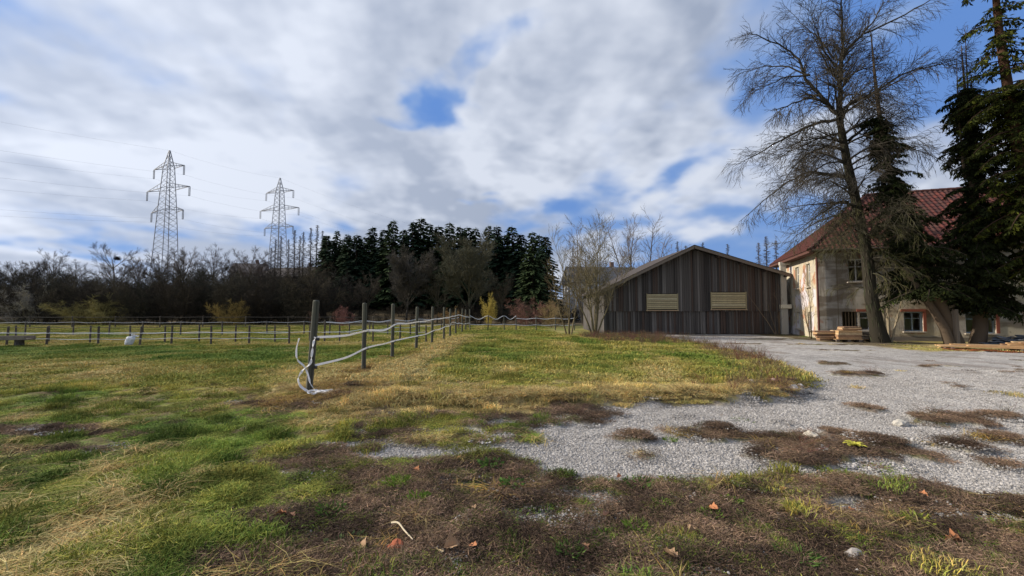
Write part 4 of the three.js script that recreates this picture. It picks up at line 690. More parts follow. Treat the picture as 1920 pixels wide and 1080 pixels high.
function bushShape(seed, H, wide) {   // a thicket of many stems, hazy with twigs
  const r = rng(seed), T = new Soup(), S = new Soup(), P = { n: [8, 8, 6], ang: [0.7, 0.8, 0.7], len: [H * 0.3, H * 0.17, H * 0.11], seg: [3, 2, 1], wob: 0.15, trop: [0.1, 0.05, 0], t0: [0.12, 0.1, 0.1], min: H * 0.0018 };
  for (let k = 0; k < 11; k++) { const a = r() * 6.283, q = r(), d = V(Math.cos(a) * wide * q, 1, Math.sin(a) * wide * q).normalize(), c = curve(r, V(Math.cos(a) * 0.5 * q * wide, -0.2, Math.sin(a) * 0.5 * q * wide), d, H * r.r(0.6, 0.95), 5, 0.12, 0.1); T.col = greyTone(0, 0, r); T.tube(c, c.map((_, i) => H * 0.009 * (1 - 0.85 * i / 5)), 4); grow(S, r, c, H * 0.006, H, 0, P, greyTone); }
  return [T.geo(), S.geo()];
}
const spruces = [301, 302, 303].map(spruceShape), larches = [311, 312].map(larchShape), bares = [[321, 11, 0.6, 1.0], [322, 11, 0.45, 1.1], [323, 12, 0.8, 1.0], [324, 11, 0.85, 1.75]].map((a) => bareShape(...a)), bushes = [[331, 5, 0.9], [332, 5, 1.3], [333, 5, 0.7]].map((a) => bushShape(...a));
const needle = [lin(48, 63, 43), lin(38, 54, 39), lin(55, 68, 42)].map((c) => MV(c, 1, { side: THREE.DoubleSide })), spruceBark = bark(lin(70, 60, 52));
const wr = rng(400), px2 = (px, d) => ((px - 960) / 820) * d;
function plant(name, shape, mats, x, z, s, label, cat, group, sy = 1) {
  const o = thing(name, label, cat, x, base(x, z) - 0.1, z, wr() * 6.28, group); o.scale.set(s, s * sy, s); part('trunk', shape[0], mats[0], o); part('crown', shape[1], mats[1], o); return o;
}
const spruceTops = [[610, 435], [622, 450], [640, 438], [651, 434], [667, 428], [682, 440], [696, 425], [718, 418], [735, 412], [754, 415], [773, 408], [788, 408], [805, 412], [821, 416], [842, 412], [862, 415], [875, 424], [891, 415], [915, 421], [931, 422], [946, 432], [960, 418], [977, 430], [998, 427], [1012, 428], [1024, 438]];
spruceTops.forEach(([px, py], k) => { const z = -(k > 22 ? 60 : 66) - wr.r(0, 9), x = px2(px, -z), h = (1.6 + ((583 - py) / 820) * -z - base(x, z)) * wr.r(0.93, 1.03); plant('spruce_tree', spruces[k % 3], [spruceBark, needle[k % 3]], x, z, h / 18, 'tall dark spruce in the dense stand beyond the paddocks', 'tree', 'spruces of the dense stand', 1).scale.multiply(V(wr.r(1.15, 1.6), 1, wr.r(1.15, 1.6))); });
for (let k = 0; k < 20; k++) { const px = 608 + k * 21.5, z = -72 - wr.r(0, 10), x = px2(px, -z), h = (0.165 + wr.r(-0.012, 0.012)) * -z; plant('spruce_tree', spruces[(k + 1) % 3], [spruceBark, needle[(k + 1) % 3]], x, z, h / 18, 'dark spruce deep inside the stand beyond the paddocks', 'tree', 'inner spruces of the stand', 1); }
for (const [px, py] of [[1272, 450], [1288, 458], [1320, 452], [1367, 455], [1075, 462]]) { const z = -84, x = px2(px, 84), h = 1.6 + ((583 - py) / 820) * 84 - base(x, z); plant('larch_tree', larches[0], [spruceBark, bark(lin(78, 74, 70))], x, z, h / 17, 'small far conifer showing above the barn roof', 'tree', 'far conifers above the barn roof'); }
for (const [px, py] of [[1425, 452], [1440, 440], [1458, 448]]) { const z = -70, x = px2(px, 70), h = 1.6 + ((583 - py) / 820) * 70 - base(x, z); plant('larch_tree', larches[1], [spruceBark, bark(lin(86, 78, 74))], x, z, h / 17, 'bare larch above the barn roof close to the house', 'tree', 'larches between barn and house'); }
for (const [px, py] of [[506, 462], [514, 446], [524, 440], [538, 446], [549, 428], [560, 440], [566, 432], [580, 424], [592, 419], [602, 430]]) { const z = -74 - wr.r(0, 5), x = px2(px, -z), h = 1.6 + ((583 - py) / 820) * -z - base(x, z); plant('larch_tree', larches[(px | 0) % 2], [spruceBark, bark(lin(74, 64, 60))], x, z, h / 17, 'tall slender bare larch left of the spruce stand', 'tree', 'bare larches by the spruce stand'); }
const greys = [lin(88, 78, 70), lin(76, 66, 62), lin(100, 90, 80)].map(bark);
for (const [px, py, k, d] of [[95, 476, 0, 84], [60, 492, 1, 92], [20, 494, 2, 92], [140, 494, 0, 90], [215, 466, 2, 78], [300, 478, 0, 80], [345, 468, 1, 80], [400, 472, 0, 80], [465, 474, 2, 82], [-40, 486, 0, 90], [255, 484, 1, 86], [485, 486, 1, 84], [430, 488, 2, 90]]) {
  const z = -d, x = px2(px, d), h = 1.6 + ((583 - py) / 820) * d - base(x, z); const o = plant('bare_tree', bares[k], [greys[k], greys[(k + 1) % 3]], x, z, h / 10.8, px === 215 ? 'wide bare tree with a dark nest in its crown' : 'bare broadleaf tree on the skyline behind the paddock thicket', 'tree', px === 215 ? null : 'bare trees on the left skyline');
  if (px === 215) { const s = new Soup(), r = rng(7); s.col = [1, 1, 1]; for (let q = 0; q < 260; q++) { const a = r() * 6.28, e = V(Math.cos(a) * 0.5 * r(), r.r(-0.4, 0.25), Math.sin(a) * 0.5 * r()), f = V(r.g(), r.g() * 0.4, r.g()).normalize(); s.twig(e, e.clone().addScaledVector(f, 0.6), 0.025); } part('nest', s.geo(), bark(lin(46, 38, 34)), o, 0, 9.0, 0.4); }
}
// trees standing before the spruces
for (const [px, py, k, d, c] of [[880, 450, 3, 52, lin(92, 90, 74)], [762, 474, 3, 54, lin(82, 78, 72)], [690, 520, 0, 54, lin(76, 70, 62)], [820, 512, 0, 54, lin(84, 80, 68)], [940, 520, 0, 52, lin(88, 80, 66)]]) { const x = px2(px, d), h = 1.6 + ((583 - py) / 820) * d - base(x, -d); plant('bare_tree', bares[k], [bark(c), bark(c)], x, -d, h / 10.8, px === 880 ? 'broad greyish bare tree standing before the dark spruces' : 'bare grey tree before the dark spruce stand', 'tree', px === 880 ? null : 'bare trees before the spruces'); }
const thick = [lin(58, 52, 44), lin(48, 44, 40), lin(72, 66, 54), lin(54, 53, 45)].map(bark);
for (let k = 0; k < 96; k++) {   // the dark thicket along the edge of the field
  const row = k % 3, px = -70 + (k / 96) * 1160 + wr.r(-14, 14), d = 53 + row * 7 + wr.r(-2, 2), x = px2(px, d), top = px < 630 ? 514 + row * -3 + wr.r(-16, 16) : 572 + wr.r(-14, 10), h = 1.6 + ((583 - top) / 820) * d - base(x, -d);
  plant('thicket_bush', bushes[k % 3], [thick[k % 4], thick[(k + row) % 4]], x, -d, h / 4.7, 'dark bare bush in the thicket along the far edge of the paddocks', 'bush', 'dark bushes of the thicket', 1);
}
for (const [px, py, w, d, c, l] of [[190, 552, 1.5, 50, lin(142, 132, 82), 'olive leafless bush before the dark thicket under the nest tree'], [150, 566, 1.1, 50, lin(130, 122, 78), 'low olive bush beside the larger olive bush'], [435, 560, 1.1, 49, lin(150, 128, 74), 'ochre bush before the dark thicket below the farther pylon'], [70, 532, 1.0, 52, lin(160, 152, 132), 'pale fluffy bush overgrown with seed heads at the thicket'], [35, 540, 0.9, 51, lin(150, 146, 140), 'greyish white bush with seed heads beside the pale fluffy bush'], [642, 572, 1.0, 47, lin(124, 88, 82), 'reddish twigged bush behind the near fence posts'], [920, 552, 0.6, 46, lin(176, 158, 84), 'yellow willow bush below the broad grey tree'], [990, 556, 1.2, 46, lin(128, 96, 84), 'reddish brown bush right of the yellow willow'], [1035, 562, 1.0, 42, lin(140, 122, 88), 'tan bush near the barn side of the wood'], [850, 575, 1.0, 46, lin(136, 112, 76), 'low tan bush behind the far fence posts'], [590, 580, 0.8, 47, lin(110, 86, 76), 'low brown bush behind the end post']]) {
  const x = px2(px, d), h = 1.6 + ((583 - py) / 820) * d - base(x, -d); const o = plant('field_bush', bushes[(px | 0) % 3], [bark(c), bark(c)], x, -d, h / 4.7, l, 'bush', null); o.scale.x *= w; o.scale.z *= w;
}
// ---------------------------------------------------------------- lumber and small things in the yard
const plankM = [lin(192, 154, 108), lin(176, 138, 98), lin(156, 120, 88), lin(200, 170, 128), lin(138, 108, 84)].map((c, k) => new THREE.MeshStandardMaterial({ map: woodTex(60 + k * 4, c.map((e) => e * 0.72), c, 256, 64), roughness: 0.85 }));
const greyWood = [lin(128, 116, 104), lin(104, 92, 82)].map((c, k) => new THREE.MeshStandardMaterial({ map: woodTex(80 + k * 4, c.map((e) => e * 0.7), c, 256, 64), roughness: 0.9 }));
{
  const r = rng(61), turn = -0.16, O = V(16.95, 0, -22.35), c = Math.cos(turn), s = Math.sin(turn), W = (x, z) => [O.x + x * c + z * s, O.z - x * s + z * c];
  const y0 = ground(O.x, O.z) + 0.01;
  const pallet = (x, z, y, label) => { const [wx, wz] = W(x, z), p = thing('wooden_pallet', label, 'pallet', wx, y, wz, turn, null); for (const i of [-0.5, 0, 0.5]) for (const k of [-0.33, 0, 0.33]) part('block', new THREE.BoxGeometry(0.14, 0.09, 0.1), greyWood[1], p, i, 0.045, k); for (const i of [-0.5, 0, 0.5]) part('stringer', new THREE.BoxGeometry(0.14, 0.022, 0.8), greyWood[0], p, i, 0.101, 0); for (let k = 0; k < 6; k++) part('deck_board', new THREE.BoxGeometry(1.2, 0.022, 0.1), plankM[(r() * 3) | 0], p, 0, 0.123, -0.35 + k * 0.14); return p; };
  pallet(-0.15, 0.25, y0, 'wooden pallet under the sawn timber before the house wall'); pallet(1.05, 0.0, y0, 'wooden pallet under the thin boards beside the bare tree trunk');
  const board = (x, y, z, l, h, d, mat, label, group, tilt = 0, yaw = 0) => { const [wx, wz] = W(x, z), m = single('plank', new RoundedBoxGeometry(l, h, d, 1, 0.006), mat, label, 'plank', wx, y0 + y, wz, group); m.rotation.set(0, turn + yaw, tilt); };
  for (let k = 0; k < 4; k++) for (let j = 0; j < 2; j++) board(-0.1 + r.r(-0.03, 0.03), 0.185 + k * 0.105, 0.1 + j * 0.34, 1.06, 0.1, 0.3, plankM[(k + j) % 4], 'thick fresh orange beam stacked on the pallet before the house', 'orange beams on the pallet', 0, r.r(-0.02, 0.02));
  for (let k = 0; k < 3; k++) board(0.1, 0.6 + k * 0.06, 0.2, 0.9 - k * 0.05, 0.055, 0.5, plankM[(k + 2) % 5], 'short board lying across the orange beams', 'boards across the beams', 0, r.r(-0.12, 0.12));
  for (let k = 0; k < 6; k++) board(-0.98 + r.r(-0.06, 0.06), 0.06 + k * 0.085, 0.1 + r.r(-0.1, 0.1), 0.8 + r.r(-0.15, 0.2), 0.075, 0.34, plankM[(r() * 5) | 0], 'rough offcut plank in the loose heap left of the beams', 'offcuts heaped beside the beams', r.r(-0.02, 0.02), r.r(-0.2, 0.2));
  for (let k = 0; k < 7; k++) board(1.1 + r.r(-0.1, 0.2), 0.16 + k * 0.05, r.r(-0.2, 0.2), 1.3 + r.r(-0.2, 0.4), 0.036, 0.18, r() < 0.5 ? greyWood[k % 2] : plankM[4], 'thin dark board in the stack beside the bare tree trunk', 'thin dark boards on the second pallet', r.r(-0.02, 0.02), r.r(-0.12, 0.12));
}
{
  const r = rng(62), ang = -0.5, O = V(17.7, 0, -18.75), c = Math.cos(ang), s = Math.sin(ang), y0 = ground(O.x, O.z);
  const board = (u, y, w, l, h, d, mat, yaw = 0, tilt = 0, label = 'long pale board in the low stack at the edge of the yard', group = 'long boards in the low stack') => { const x = O.x + u * c + w * s, z = O.z - u * s + w * c, m = single('long_board', new RoundedBoxGeometry(l, h, d, 1, 0.005), mat, label, 'plank', x, y0 + y, z, group); m.rotation.set(0, ang + yaw, tilt); };
  for (const u of [0.6, 2.6, 4.8]) board(u, 0.045, 0.15, 0.1, 0.09, 1.2, greyWood[1], 0, 0, 'short grey bearer under the long boards', 'bearers under the long boards');
  for (let k = 0; k < 5; k++) board(2.9 + r.r(-0.2, 0.3), 0.115, -0.4 + k * 0.24, 5.2, 0.045, 0.21, plankM[(r() * 5) | 0], r.r(-0.015, 0.015));
  for (let k = 0; k < 4; k++) board(3.3 + r.r(-0.3, 0.5), 0.165, -0.3 + k * 0.24, 5.0, 0.045, 0.2, plankM[(r() * 5) | 0], r.r(-0.03, 0.03));
  for (let q = 0; q < 3; q++) for (let k = 0; k < 3; k++) board(4.6 + q * 0.12 + r.r(-0.2, 0.3), 0.215 + q * 0.05, -0.3 + k * 0.24, 4.2, 0.044, 0.2, plankM[(r() * 5) | 0], r.r(-0.05, 0.05));
  // brown strip of bark and offcuts in front of the stack
  const S = new Soup(); for (let k = 0; k < 900; k++) { const u = r.r(0.3, 6), w = r.r(0.75, 1.25), x = O.x + u * c + w * s, z = O.z - u * s + w * c, y = ground(x, z) + 0.01, a = r() * 6.28, L = r.r(0.05, 0.22); S.col = [r.r(0.6, 1.3), r.r(0.6, 1.1), r.r(0.6, 1)]; S.box(V(x, y, z), V(x + Math.cos(a) * L, y + r.r(0, 0.03), z + Math.sin(a) * L), 0.03, 0.012); }
  tag(part('bark_chips', S.geo(), MV(lin(128, 82, 54)), scene), 'reddish bark chips and splinters along the long board stack', 'bark chips', null, 'stuff');
}
{ // upright post, slate heap, sack, trough
  const p = single('upright_post', new RoundedBoxGeometry(0.2, 1.75, 0.16, 2, 0.02), greyWood[0], 'upright squared grey post between the leaning trunks and the ivy column', 'post', 20.75, ground(20.75, -20.5) + 0.8, -20.5); p.rotation.set(0, 0.3, 0.02);
  const r = rng(66), slateM = [lin(108, 116, 130), lin(92, 100, 114), lin(126, 132, 142)].map((q) => M(q, 0.8)); let n = 0;
  for (let k = 0; k < 34; k++) { const t = k / 34, x = 22.1 + 1.5 * t + r.r(-0.1, 0.1), z = -20.2 + 0.6 * t + r.r(-0.15, 0.15), m = single('slate_sheet', new THREE.BoxGeometry(0.62, 0.016, 0.4), slateM[n++ % 3], 'flat grey sheet in the heap of slates at the house wall', 'slate', x, ground(x, z) + 0.05 + 0.02 * (k % 12) * (0.6 + t) * 1.6, z, 'grey slates heaped at the house wall'); m.rotation.set(r.r(-0.3, 0.3), r() * 3, r.r(-0.35, 0.25)); }
  // white sack leaning on a paddock post
  const g = new THREE.BoxGeometry(1, 1, 1, 10, 14, 6), q = g.attributes.position; for (let i = 0; i < q.count; i++) { const x = q.getX(i), y = q.getY(i), z = q.getZ(i), b = 1 - 0.35 * (2 * Math.abs(y)) ** 4, rd = 1 / Math.sqrt(1 + 1.4 * x * x * 4 * z * z * 4), c = 0.1 * (fbm(x * 5 + 3, y * 6 + z * 4, 3) - 0.5), top = ss(0.25, 0.5, y); q.setXYZ(i, x * 0.34 * b * rd * (1 - 0.35 * top) + c + 0.12 * top * y, y * 0.5 + 0.5 * c + 0.05 * x * top, z * 0.24 * b * rd * (1 - 0.75 * top) + c); } g.computeVertexNormals();
  const sk = thing('feed_sack', 'crumpled white plastic sack leaning against a paddock post', 'sack', -18.0, ground(-18.0, -20.7) + 0.2, -20.7, 0.4); sk.rotation.z = -0.32; part('sack_body', g, M(lin(196, 202, 212), 0.6), sk); const nk = new Soup(); for (let k = 0; k < 7; k++) { const x = -0.12 + k * 0.045; nk.leaf(V(x * 0.8 + 0.06, 0.23, 0), V(0.3 * (k - 3) / 3 + 0.2, 0.9, 0.3 * (k % 2) - 0.15).normalize(), V(0.8, 0, 0.6), 0.13, 0.035); } part('sack_mouth', nk.geo(), MV(lin(186, 190, 202), 0.6, { side: THREE.DoubleSide }), sk);
  const b = thing('wooden_trough', 'rough dark wooden trough on log feet beside the paddock fence', 'trough', -22.8, ground(-22.8, -19.6), -19.6, 0.1); part('trough_board', new THREE.BoxGeometry(2.4, 0.05, 0.42), greyWood[1], b, 0, 0.33, 0); for (const z of [-0.22, 0.22]) part('trough_side', new THREE.BoxGeometry(2.4, 0.17, 0.04), greyWood[0], b, 0, 0.4, z); for (const x of [-0.85, 0.75]) { const m = part('log_foot', new THREE.CylinderGeometry(0.16, 0.18, 0.31, 10), darkPost, b, x, 0.15, 0); m.rotation.y = x; }
}
// stones, brick shard, stick, fallen leaves in the foreground
function stoneShape(seed, flat = 0.7) { const g = new THREE.IcosahedronGeometry(1, 2), p = g.attributes.position; for (let i = 0; i < p.count; i++) { const v = V(p.getX(i), p.getY(i), p.getZ(i)), k = 1 + 0.75 * (fbm(v.x * 1.6 + seed, v.y * 1.3 + v.z * 1.7 + seed, 3) - 0.5) + 0.2 * (vn(v.x * 4 + seed, v.z * 5 + v.y * 3) - 0.5); p.setXYZ(i, v.x * k, Math.max(v.y * k * flat, -0.4), v.z * k * 0.75); } g.computeVertexNormals(); return g; }
for (const [x, z, s, c, l] of [[5.34, -6.09, 0.105, lin(190, 184, 172), 'pale rounded stone lying alone on the gravel'], [3.65, -5.43, 0.1, lin(196, 186, 170), 'tan flat stone at the edge of the brown weed patch'], [2.12, -2.79, 0.07, lin(184, 176, 168), 'whitish stone among the dead stems at the bottom of the yard'], [5.25, -8.3, 0.12, lin(206, 198, 190), 'white rubble stone on the right tip of the grass island'], [5.5, -8.42, 0.085, lin(190, 178, 170), 'small grey rubble stone on the right tip of the grass island'], [5.1, -8.6, 0.08, lin(176, 150, 140), 'pinkish rubble stone on the right tip of the grass island'], [5.7, -8.75, 0.07, lin(216, 208, 200), 'pale pebble beyond the rubble on the grass island'], [4.75, -8.75, 0.06, lin(170, 160, 150), 'little grey stone in the brown grass of the island']]) {
  const m = single('stone', stoneShape(x * 7, 0.62), M(c, 0.9, { bumpMap: stuccoBump, bumpScale: 0.01 }), l, 'stone', x, ground(x, z) + s * 0.2, z); m.scale.setScalar(s); m.rotation.y = x * 3; }
{ const m = single('brick_shard', stoneShape(3.3, 0.55), M(lin(184, 104, 72), 0.95, { bumpMap: stuccoBump, bumpScale: 0.01 }), 'orange shard of brick among the dead stems', 'brick', -0.74, ground(-0.74, -2.84) + 0.02, -2.84); m.scale.set(0.05, 0.045, 0.07); m.rotation.set(0.5, 0.4, 0.3); }
{ const r = rng(71), y = ground(-0.72, -3.0) + 0.03, c = [V(-0.83, y + 0.02, -3.1), V(-0.78, y + 0.035, -3.07), V(-0.72, y + 0.02, -3.0), V(-0.64, y + 0.01, -2.9)], s = new Soup(); s.tube(new THREE.CatmullRomCurve3(c).getPoints(10), Array.from({ length: 11 }, (_, i) => 0.008 - 0.0004 * i), 6, true); single('dry_stick', s.geo(), M(lin(206, 190, 160)), 'bent pale dry stick beside the brick shard', 'stick'); }
function deadLeaf(r, w, curl) { const s = new Soup(), n = 6, L = w * 1.3, row = (k) => { const t = k / n, h = w * 0.5 * Math.sin(Math.PI * Math.min(0.97, t * 0.9 + 0.06)) * (1 + 0.35 * Math.sin(t * 17)); return [V(-h, curl * h * 1.6 + 0.2 * curl * Math.sin(t * 5) * w, (t - 0.5) * L), V(0, 0.12 * curl * w * Math.cos(t * 4), (t - 0.5) * L), V(h, curl * h * 1.2, (t - 0.5) * L)]; }; for (let k = 0; k < n; k++) { const a = row(k), b = row(k + 1); s.quad(a[0], b[0], b[1], a[1]); s.quad(a[1], b[1], b[2], a[2]); } return s.geo(); }
{
  const r = rng(72), shapes = [0.4, 0.8, 0.2, 0.6].map((c) => deadLeaf(r, 1, c)), mats = [lin(170, 112, 74), lin(158, 128, 98), lin(128, 92, 70), lin(190, 168, 130)].map((c) => M(c, 0.9, { side: THREE.DoubleSide }));
  const names = ['orange', 'tan', 'brown', 'pale'];
  const spots = [[-0.45, -2.78, 3], [-0.38, -2.82, 1], [-0.25, -2.85, 0], [-0.95, -2.85, 1], [1.5, -3.35, 0], [2.25, -3.7, 0], [2.62, -3.45, 0], [1.2, -3.0, 1], [1.35, -3.05, 3], [2.9, -2.95, 0], [2.75, -3.95, 2], [0.45, -2.8, 2], [-1.2, -3.5, 2], [-0.3, -3.4, 1], [0.2, -3.9, 1], [-0.9, -4.2, 0], [1.0, -4.15, 0], [0.7, -3.3, 2], [3.3, -3.6, 0], [-1.7, -3.3, 0], [-1.6, -3.25, 2], [0.95, -2.7, 1]];
  spots.forEach(([x, z, k]) => { const m = single('fallen_leaf', shapes[(r() * 4) | 0], mats[k], names[k] + ' curled fallen leaf on the dead stems in front of the gravel', 'leaf', x, ground(x, z) + 0.03, z, names[k] + ' fallen leaves in front of the gravel'); m.scale.setScalar(r.r(0.045, 0.075)); m.rotation.set(r.r(-0.4, 0.4), r() * 6, r.r(-0.4, 0.4)); });
}
// ---------------------------------------------------------------- ground cover
function bladePatch(seed, n, rad, h0, h1, w, lie, straw) {   // grass blades round a centre
  const r = rng(seed), s = new Soup();
  for (let k = 0; k < n; k++) {
    const a = r() * 6.283, q = rad * Math.sqrt(r()) * (r() < 0.7 ? 0.75 : 1.15), x = Math.cos(a) * q, z = Math.sin(a) * q, h = r.r(h0, h1), b = r() * 6.283, ln = lie * r.r(0.4, 1.3), dx = Math.cos(b), dz = Math.sin(b), ww = w * r.r(0.6, 1.3);
    const k2 = r.r(0.62, 1.28), st = r() < straw; s.col = st ? [k2 * 1.7, k2 * 1.35, k2 * 1.25] : [k2 * r.r(0.85, 1.1), k2, k2 * r.r(0.8, 1.1)];
    const p = V(x, -0.015, z), m = V(x + dx * ln * h * 0.45, h * 0.6, z + dz * ln * h * 0.45), t = V(x + dx * ln * h * 1.25, h * (1 - 0.35 * ln), z + dz * ln * h * 1.25), f = r() * 6.283, sx = Math.cos(f) * ww, sz = Math.sin(f) * ww;
    const pl = V(p.x - sx, p.y, p.z - sz), pr = V(p.x + sx, p.y, p.z + sz), ml = V(m.x - sx * 0.8, m.y, m.z - sz * 0.8), mr = V(m.x + sx * 0.8, m.y, m.z + sz * 0.8);
    s.quad(pl, pr, mr, ml); s.tri(ml, mr, t);
  }
  return s.geo();
}
function stemPatch(seed, n, rad, len, thick, rise) {   // dead stems lying and standing
  const r = rng(seed), s = new Soup();
  for (let k = 0; k < n; k++) {
    const a = r() * 6.283, q = rad * Math.sqrt(r()), p = V(Math.cos(a) * q, r.r(0, 0.025), Math.sin(a) * q), b = r() * 6.283, L = len * r.r(0.4, 1.4), up = rise * r() ** 2, e = V(Math.cos(b), up, Math.sin(b)).normalize(), m = p.clone().addScaledVector(e, L * 0.55), t = m.clone().addScaledVector(V(e.x + r.g() * 0.35, e.y - 0.1 + r.g() * 0.15, e.z + r.g() * 0.35).normalize(), L * 0.5);
    const c = r.r(0.5, 1.4), pale = r() < 0.12 ? 1.7 : 1; s.col = [c * pale, c * pale * r.r(0.88, 1.02), c * pale * r.r(0.85, 1.02)]; s.tube([p, m, t], [thick, thick * 0.8, thick * 0.3], 3);
  }
  return s.geo();
}
function stonePatch(seed, n, rad, s0, s1) {
  const r = rng(seed), gs = [], proto = [0, 1, 2, 3].map((k) => { const g = new THREE.IcosahedronGeometry(1, 0), p = g.attributes.position, q = rng(seed * 9 + k), mp = new Map(); for (let i = 0; i < p.count; i++) { const key = p.getX(i).toFixed(2) + p.getY(i).toFixed(2) + p.getZ(i).toFixed(2); if (!mp.has(key)) mp.set(key, q.r(0.7, 1.25)); const f = mp.get(key); p.setXYZ(i, p.getX(i) * f, p.getY(i) * f * 0.65, p.getZ(i) * f * 0.85); } g.deleteAttribute('uv'); g.computeVertexNormals(); return g; });
  for (let k = 0; k < n; k++) { const g = proto[(r() * 4) | 0].clone(), a = r() * 6.283, q = rad * Math.sqrt(r()), sc = s0 + (s1 - s0) * r() ** 2.5; g.applyMatrix4(new THREE.Matrix4().makeRotationFromEuler(new THREE.Euler(r.r(-0.6, 0.6), r() * 6, r.r(-0.6, 0.6))).scale(V(sc, sc, sc)).setPosition(Math.cos(a) * q, sc * r.r(0.0, 0.4), Math.sin(a) * q)); const c = r.r(0.6, 1.25), cs = new Float32Array(g.attributes.position.count * 3); for (let i = 0; i < cs.length; i += 3) { cs[i] = c * 1.02; cs[i + 1] = c; cs[i + 2] = c * 0.98; } g.setAttribute('color', new THREE.BufferAttribute(cs, 3)); gs.push(g); }
  return mergeGeometries(gs);
}
const rawCover = (x, z) => (x < RX0 + 0.6 || x > RX1 - 1 || z < RZ0 + 0.6);
function scatter(name, label, cat, shapes, mat, spots) {   // spots: [x, y, z, turn, size, height, colour, shape]
  shapes.forEach((g, k) => {
    const mine = spots.filter((q) => q[7] === k); if (!mine.length) return;
    const o = new THREE.InstancedMesh(g, mat, mine.length), m4 = new THREE.Matrix4(), col = new THREE.Color(); o.name = numbered(name); o.castShadow = o.receiveShadow = true;
    mine.forEach((q, i) => { m4.makeRotationY(q[3]).scale(V(q[4], q[5], q[4])).setPosition(q[0], q[1], q[2]); o.setMatrixAt(i, m4); o.setColorAt(i, col.setRGB(...q[6])); });
    tag(o, label[k] ?? label[0], cat, null, 'stuff'); scene.add(o);
  });
}
{
  const r = rng(800), near = [], far = [], stems = [], stones = [], shag = [], spot = (d0, d1, pw) => { const d = d0 * (d1 / d0) ** (r() ** pw), a = r.r(-1.32, 1.32) , x = d * a; return [x, -d]; };
  const cMul = (c, k) => [c[0] * k, c[1] * k, c[2] * k];
  // fine blades close by
  for (let k = 0; k < 46000; k++) {
    const [x, z] = spot(1.7, 13, 0.92); if (rawCover(x, z)) continue; const zo = zone(x, z), pl = ss(0.1, 0.6, blPatch(x, z));
    const bare = ss(0.34, 0.55, fbm(x * 2.6 + 7, z * 2.6, 3)), cover = (1 - zo.gravel) * (1 - 0.95 * zo.litter) * (1 - pl) * (0.16 + 0.84 * bare); if (r() > cover) continue;
    const tuft = ss(0.52, 0.72, fbm(x * 2.4 + 90, z * 2.4 + 3, 3)), s = r.r(0.7, 1.2); near.push([x, ground(x, z, zo), z, r() * 6.28, s, s * (0.3 + 1.15 * tuft) * (zo.mound > 0.5 ? 1.15 : 1), cMul(grassColour(x, z, zo), r.r(0.8, 1.2) * (0.7 + 0.75 * ss(0.38, 0.66, fbm(x * 3.3 + 21, z * 3.3, 3)))), (r() * 3) | 0]);
  }
  const open = { mound: 0, ms: 0 };
  for (let k = 0; k < 32000; k++) {
    const [x, z] = spot(9, 48, 0.8); if (x > RX1 - 1 || (z < RZ0 + 0.6 && x > 3)) continue; const out = rawCover(x, z), zo = out ? open : zone(x, z);
    if (!out && r() > (1 - zo.gravel) * (1 - 0.7 * zo.litter) * (1 - ss(0.1, 0.6, blPatch(x, z))) * (x > 9 ? 0.05 : 1)) continue; if (r() > 0.4 + 0.6 * ss(0.35, 0.5, fbm(x * 1.4 + 7, z * 1.4, 3))) continue;
    const tuft = ss(0.5, 0.75, fbm(x * 0.9 + 90, z * 0.9 + 3, 3)); far.push([x, out ? base(x, z) : ground(x, z, zo), z, r() * 6.28, r.r(0.8, 1.3) * (z < -26 ? 1.5 : 1), (0.5 + 1.0 * tuft) * (zo.mound > 0.5 ? 1.2 : 0.9), cMul(grassColour(x, z, zo), r.r(0.85, 1.15)), (r() * 2) | 0]);
  }
  // shaggy straw along the rim of the island, the fence and the corner of the field
  for (let k = 0; k < 30000; k++) {
    const [x, z] = spot(1.9, 24, 0.95); if (rawCover(x, z)) continue; const zo = zone(x, z);
    const rim = zo.mound > 0.4 ? ss(1.3, 0.1, zo.ms) : 0, fen = ss(0.9, 0.2, Math.abs(x + 3.7)) * ss(6.5, 7.5, -z), pale = 0.75 * ss(1.0, 0.3, Math.hypot((x + 2.45) / 0.6, (z + 2.7) / 0.5)) * ss(0.4, 0.6, fbm(x * 3, z * 3 + 8, 2)), any = 0.2 * ss(0.55, 0.68, fbm(x * 1.3 + 55, z * 1.3, 3)) * (1 - 0.9 * zo.litter);
    if (r() > Math.max(rim * 0.8, fen * 0.8, pale, any) * (1 - zo.gravel)) continue;
    const c = mix3(STRAW, mix3(OCHRE, RUST, r()), pale > 0.3 ? 0.2 : clamp(0.3 + 0.6 * fen + 0.6 * zo.litter + r.r(-0.3, 0.3), 0, 1)); shag.push([x, ground(x, z, zo), z, r() * 6.28, r.r(0.6, 1.1), r.r(0.35, 0.9) * (pale > 0.3 ? 1.0 : 0.75), cMul(c, r.r(0.75, 1.1)), (r() * 2) | 0]);
  }
  for (let k = 0; k < 42000; k++) {
    const [x, z] = spot(1.8, 15, 0.92); if (rawCover(x, z)) continue; const zo = zone(x, z); if (r() > zo.litter * (0.22 + 0.7 * ss(0.36, 0.58, fbm(x * 3.4 + 17, z * 3.4, 3))) + 0.015 * (1 - zo.gravel)) continue;
    const c = mix3(lin(82, 70, 60), lin(142, 122, 102), ss(0.3, 0.7, fbm(x * 4, z * 4, 3))); stems.push([x, ground(x, z, zo), z, r() * 6.28, r.r(0.6, 1.15), r.r(0.5, 1.2), cMul(c, r.r(0.65, 1.3)), (r() * 3) | 0]);
  }
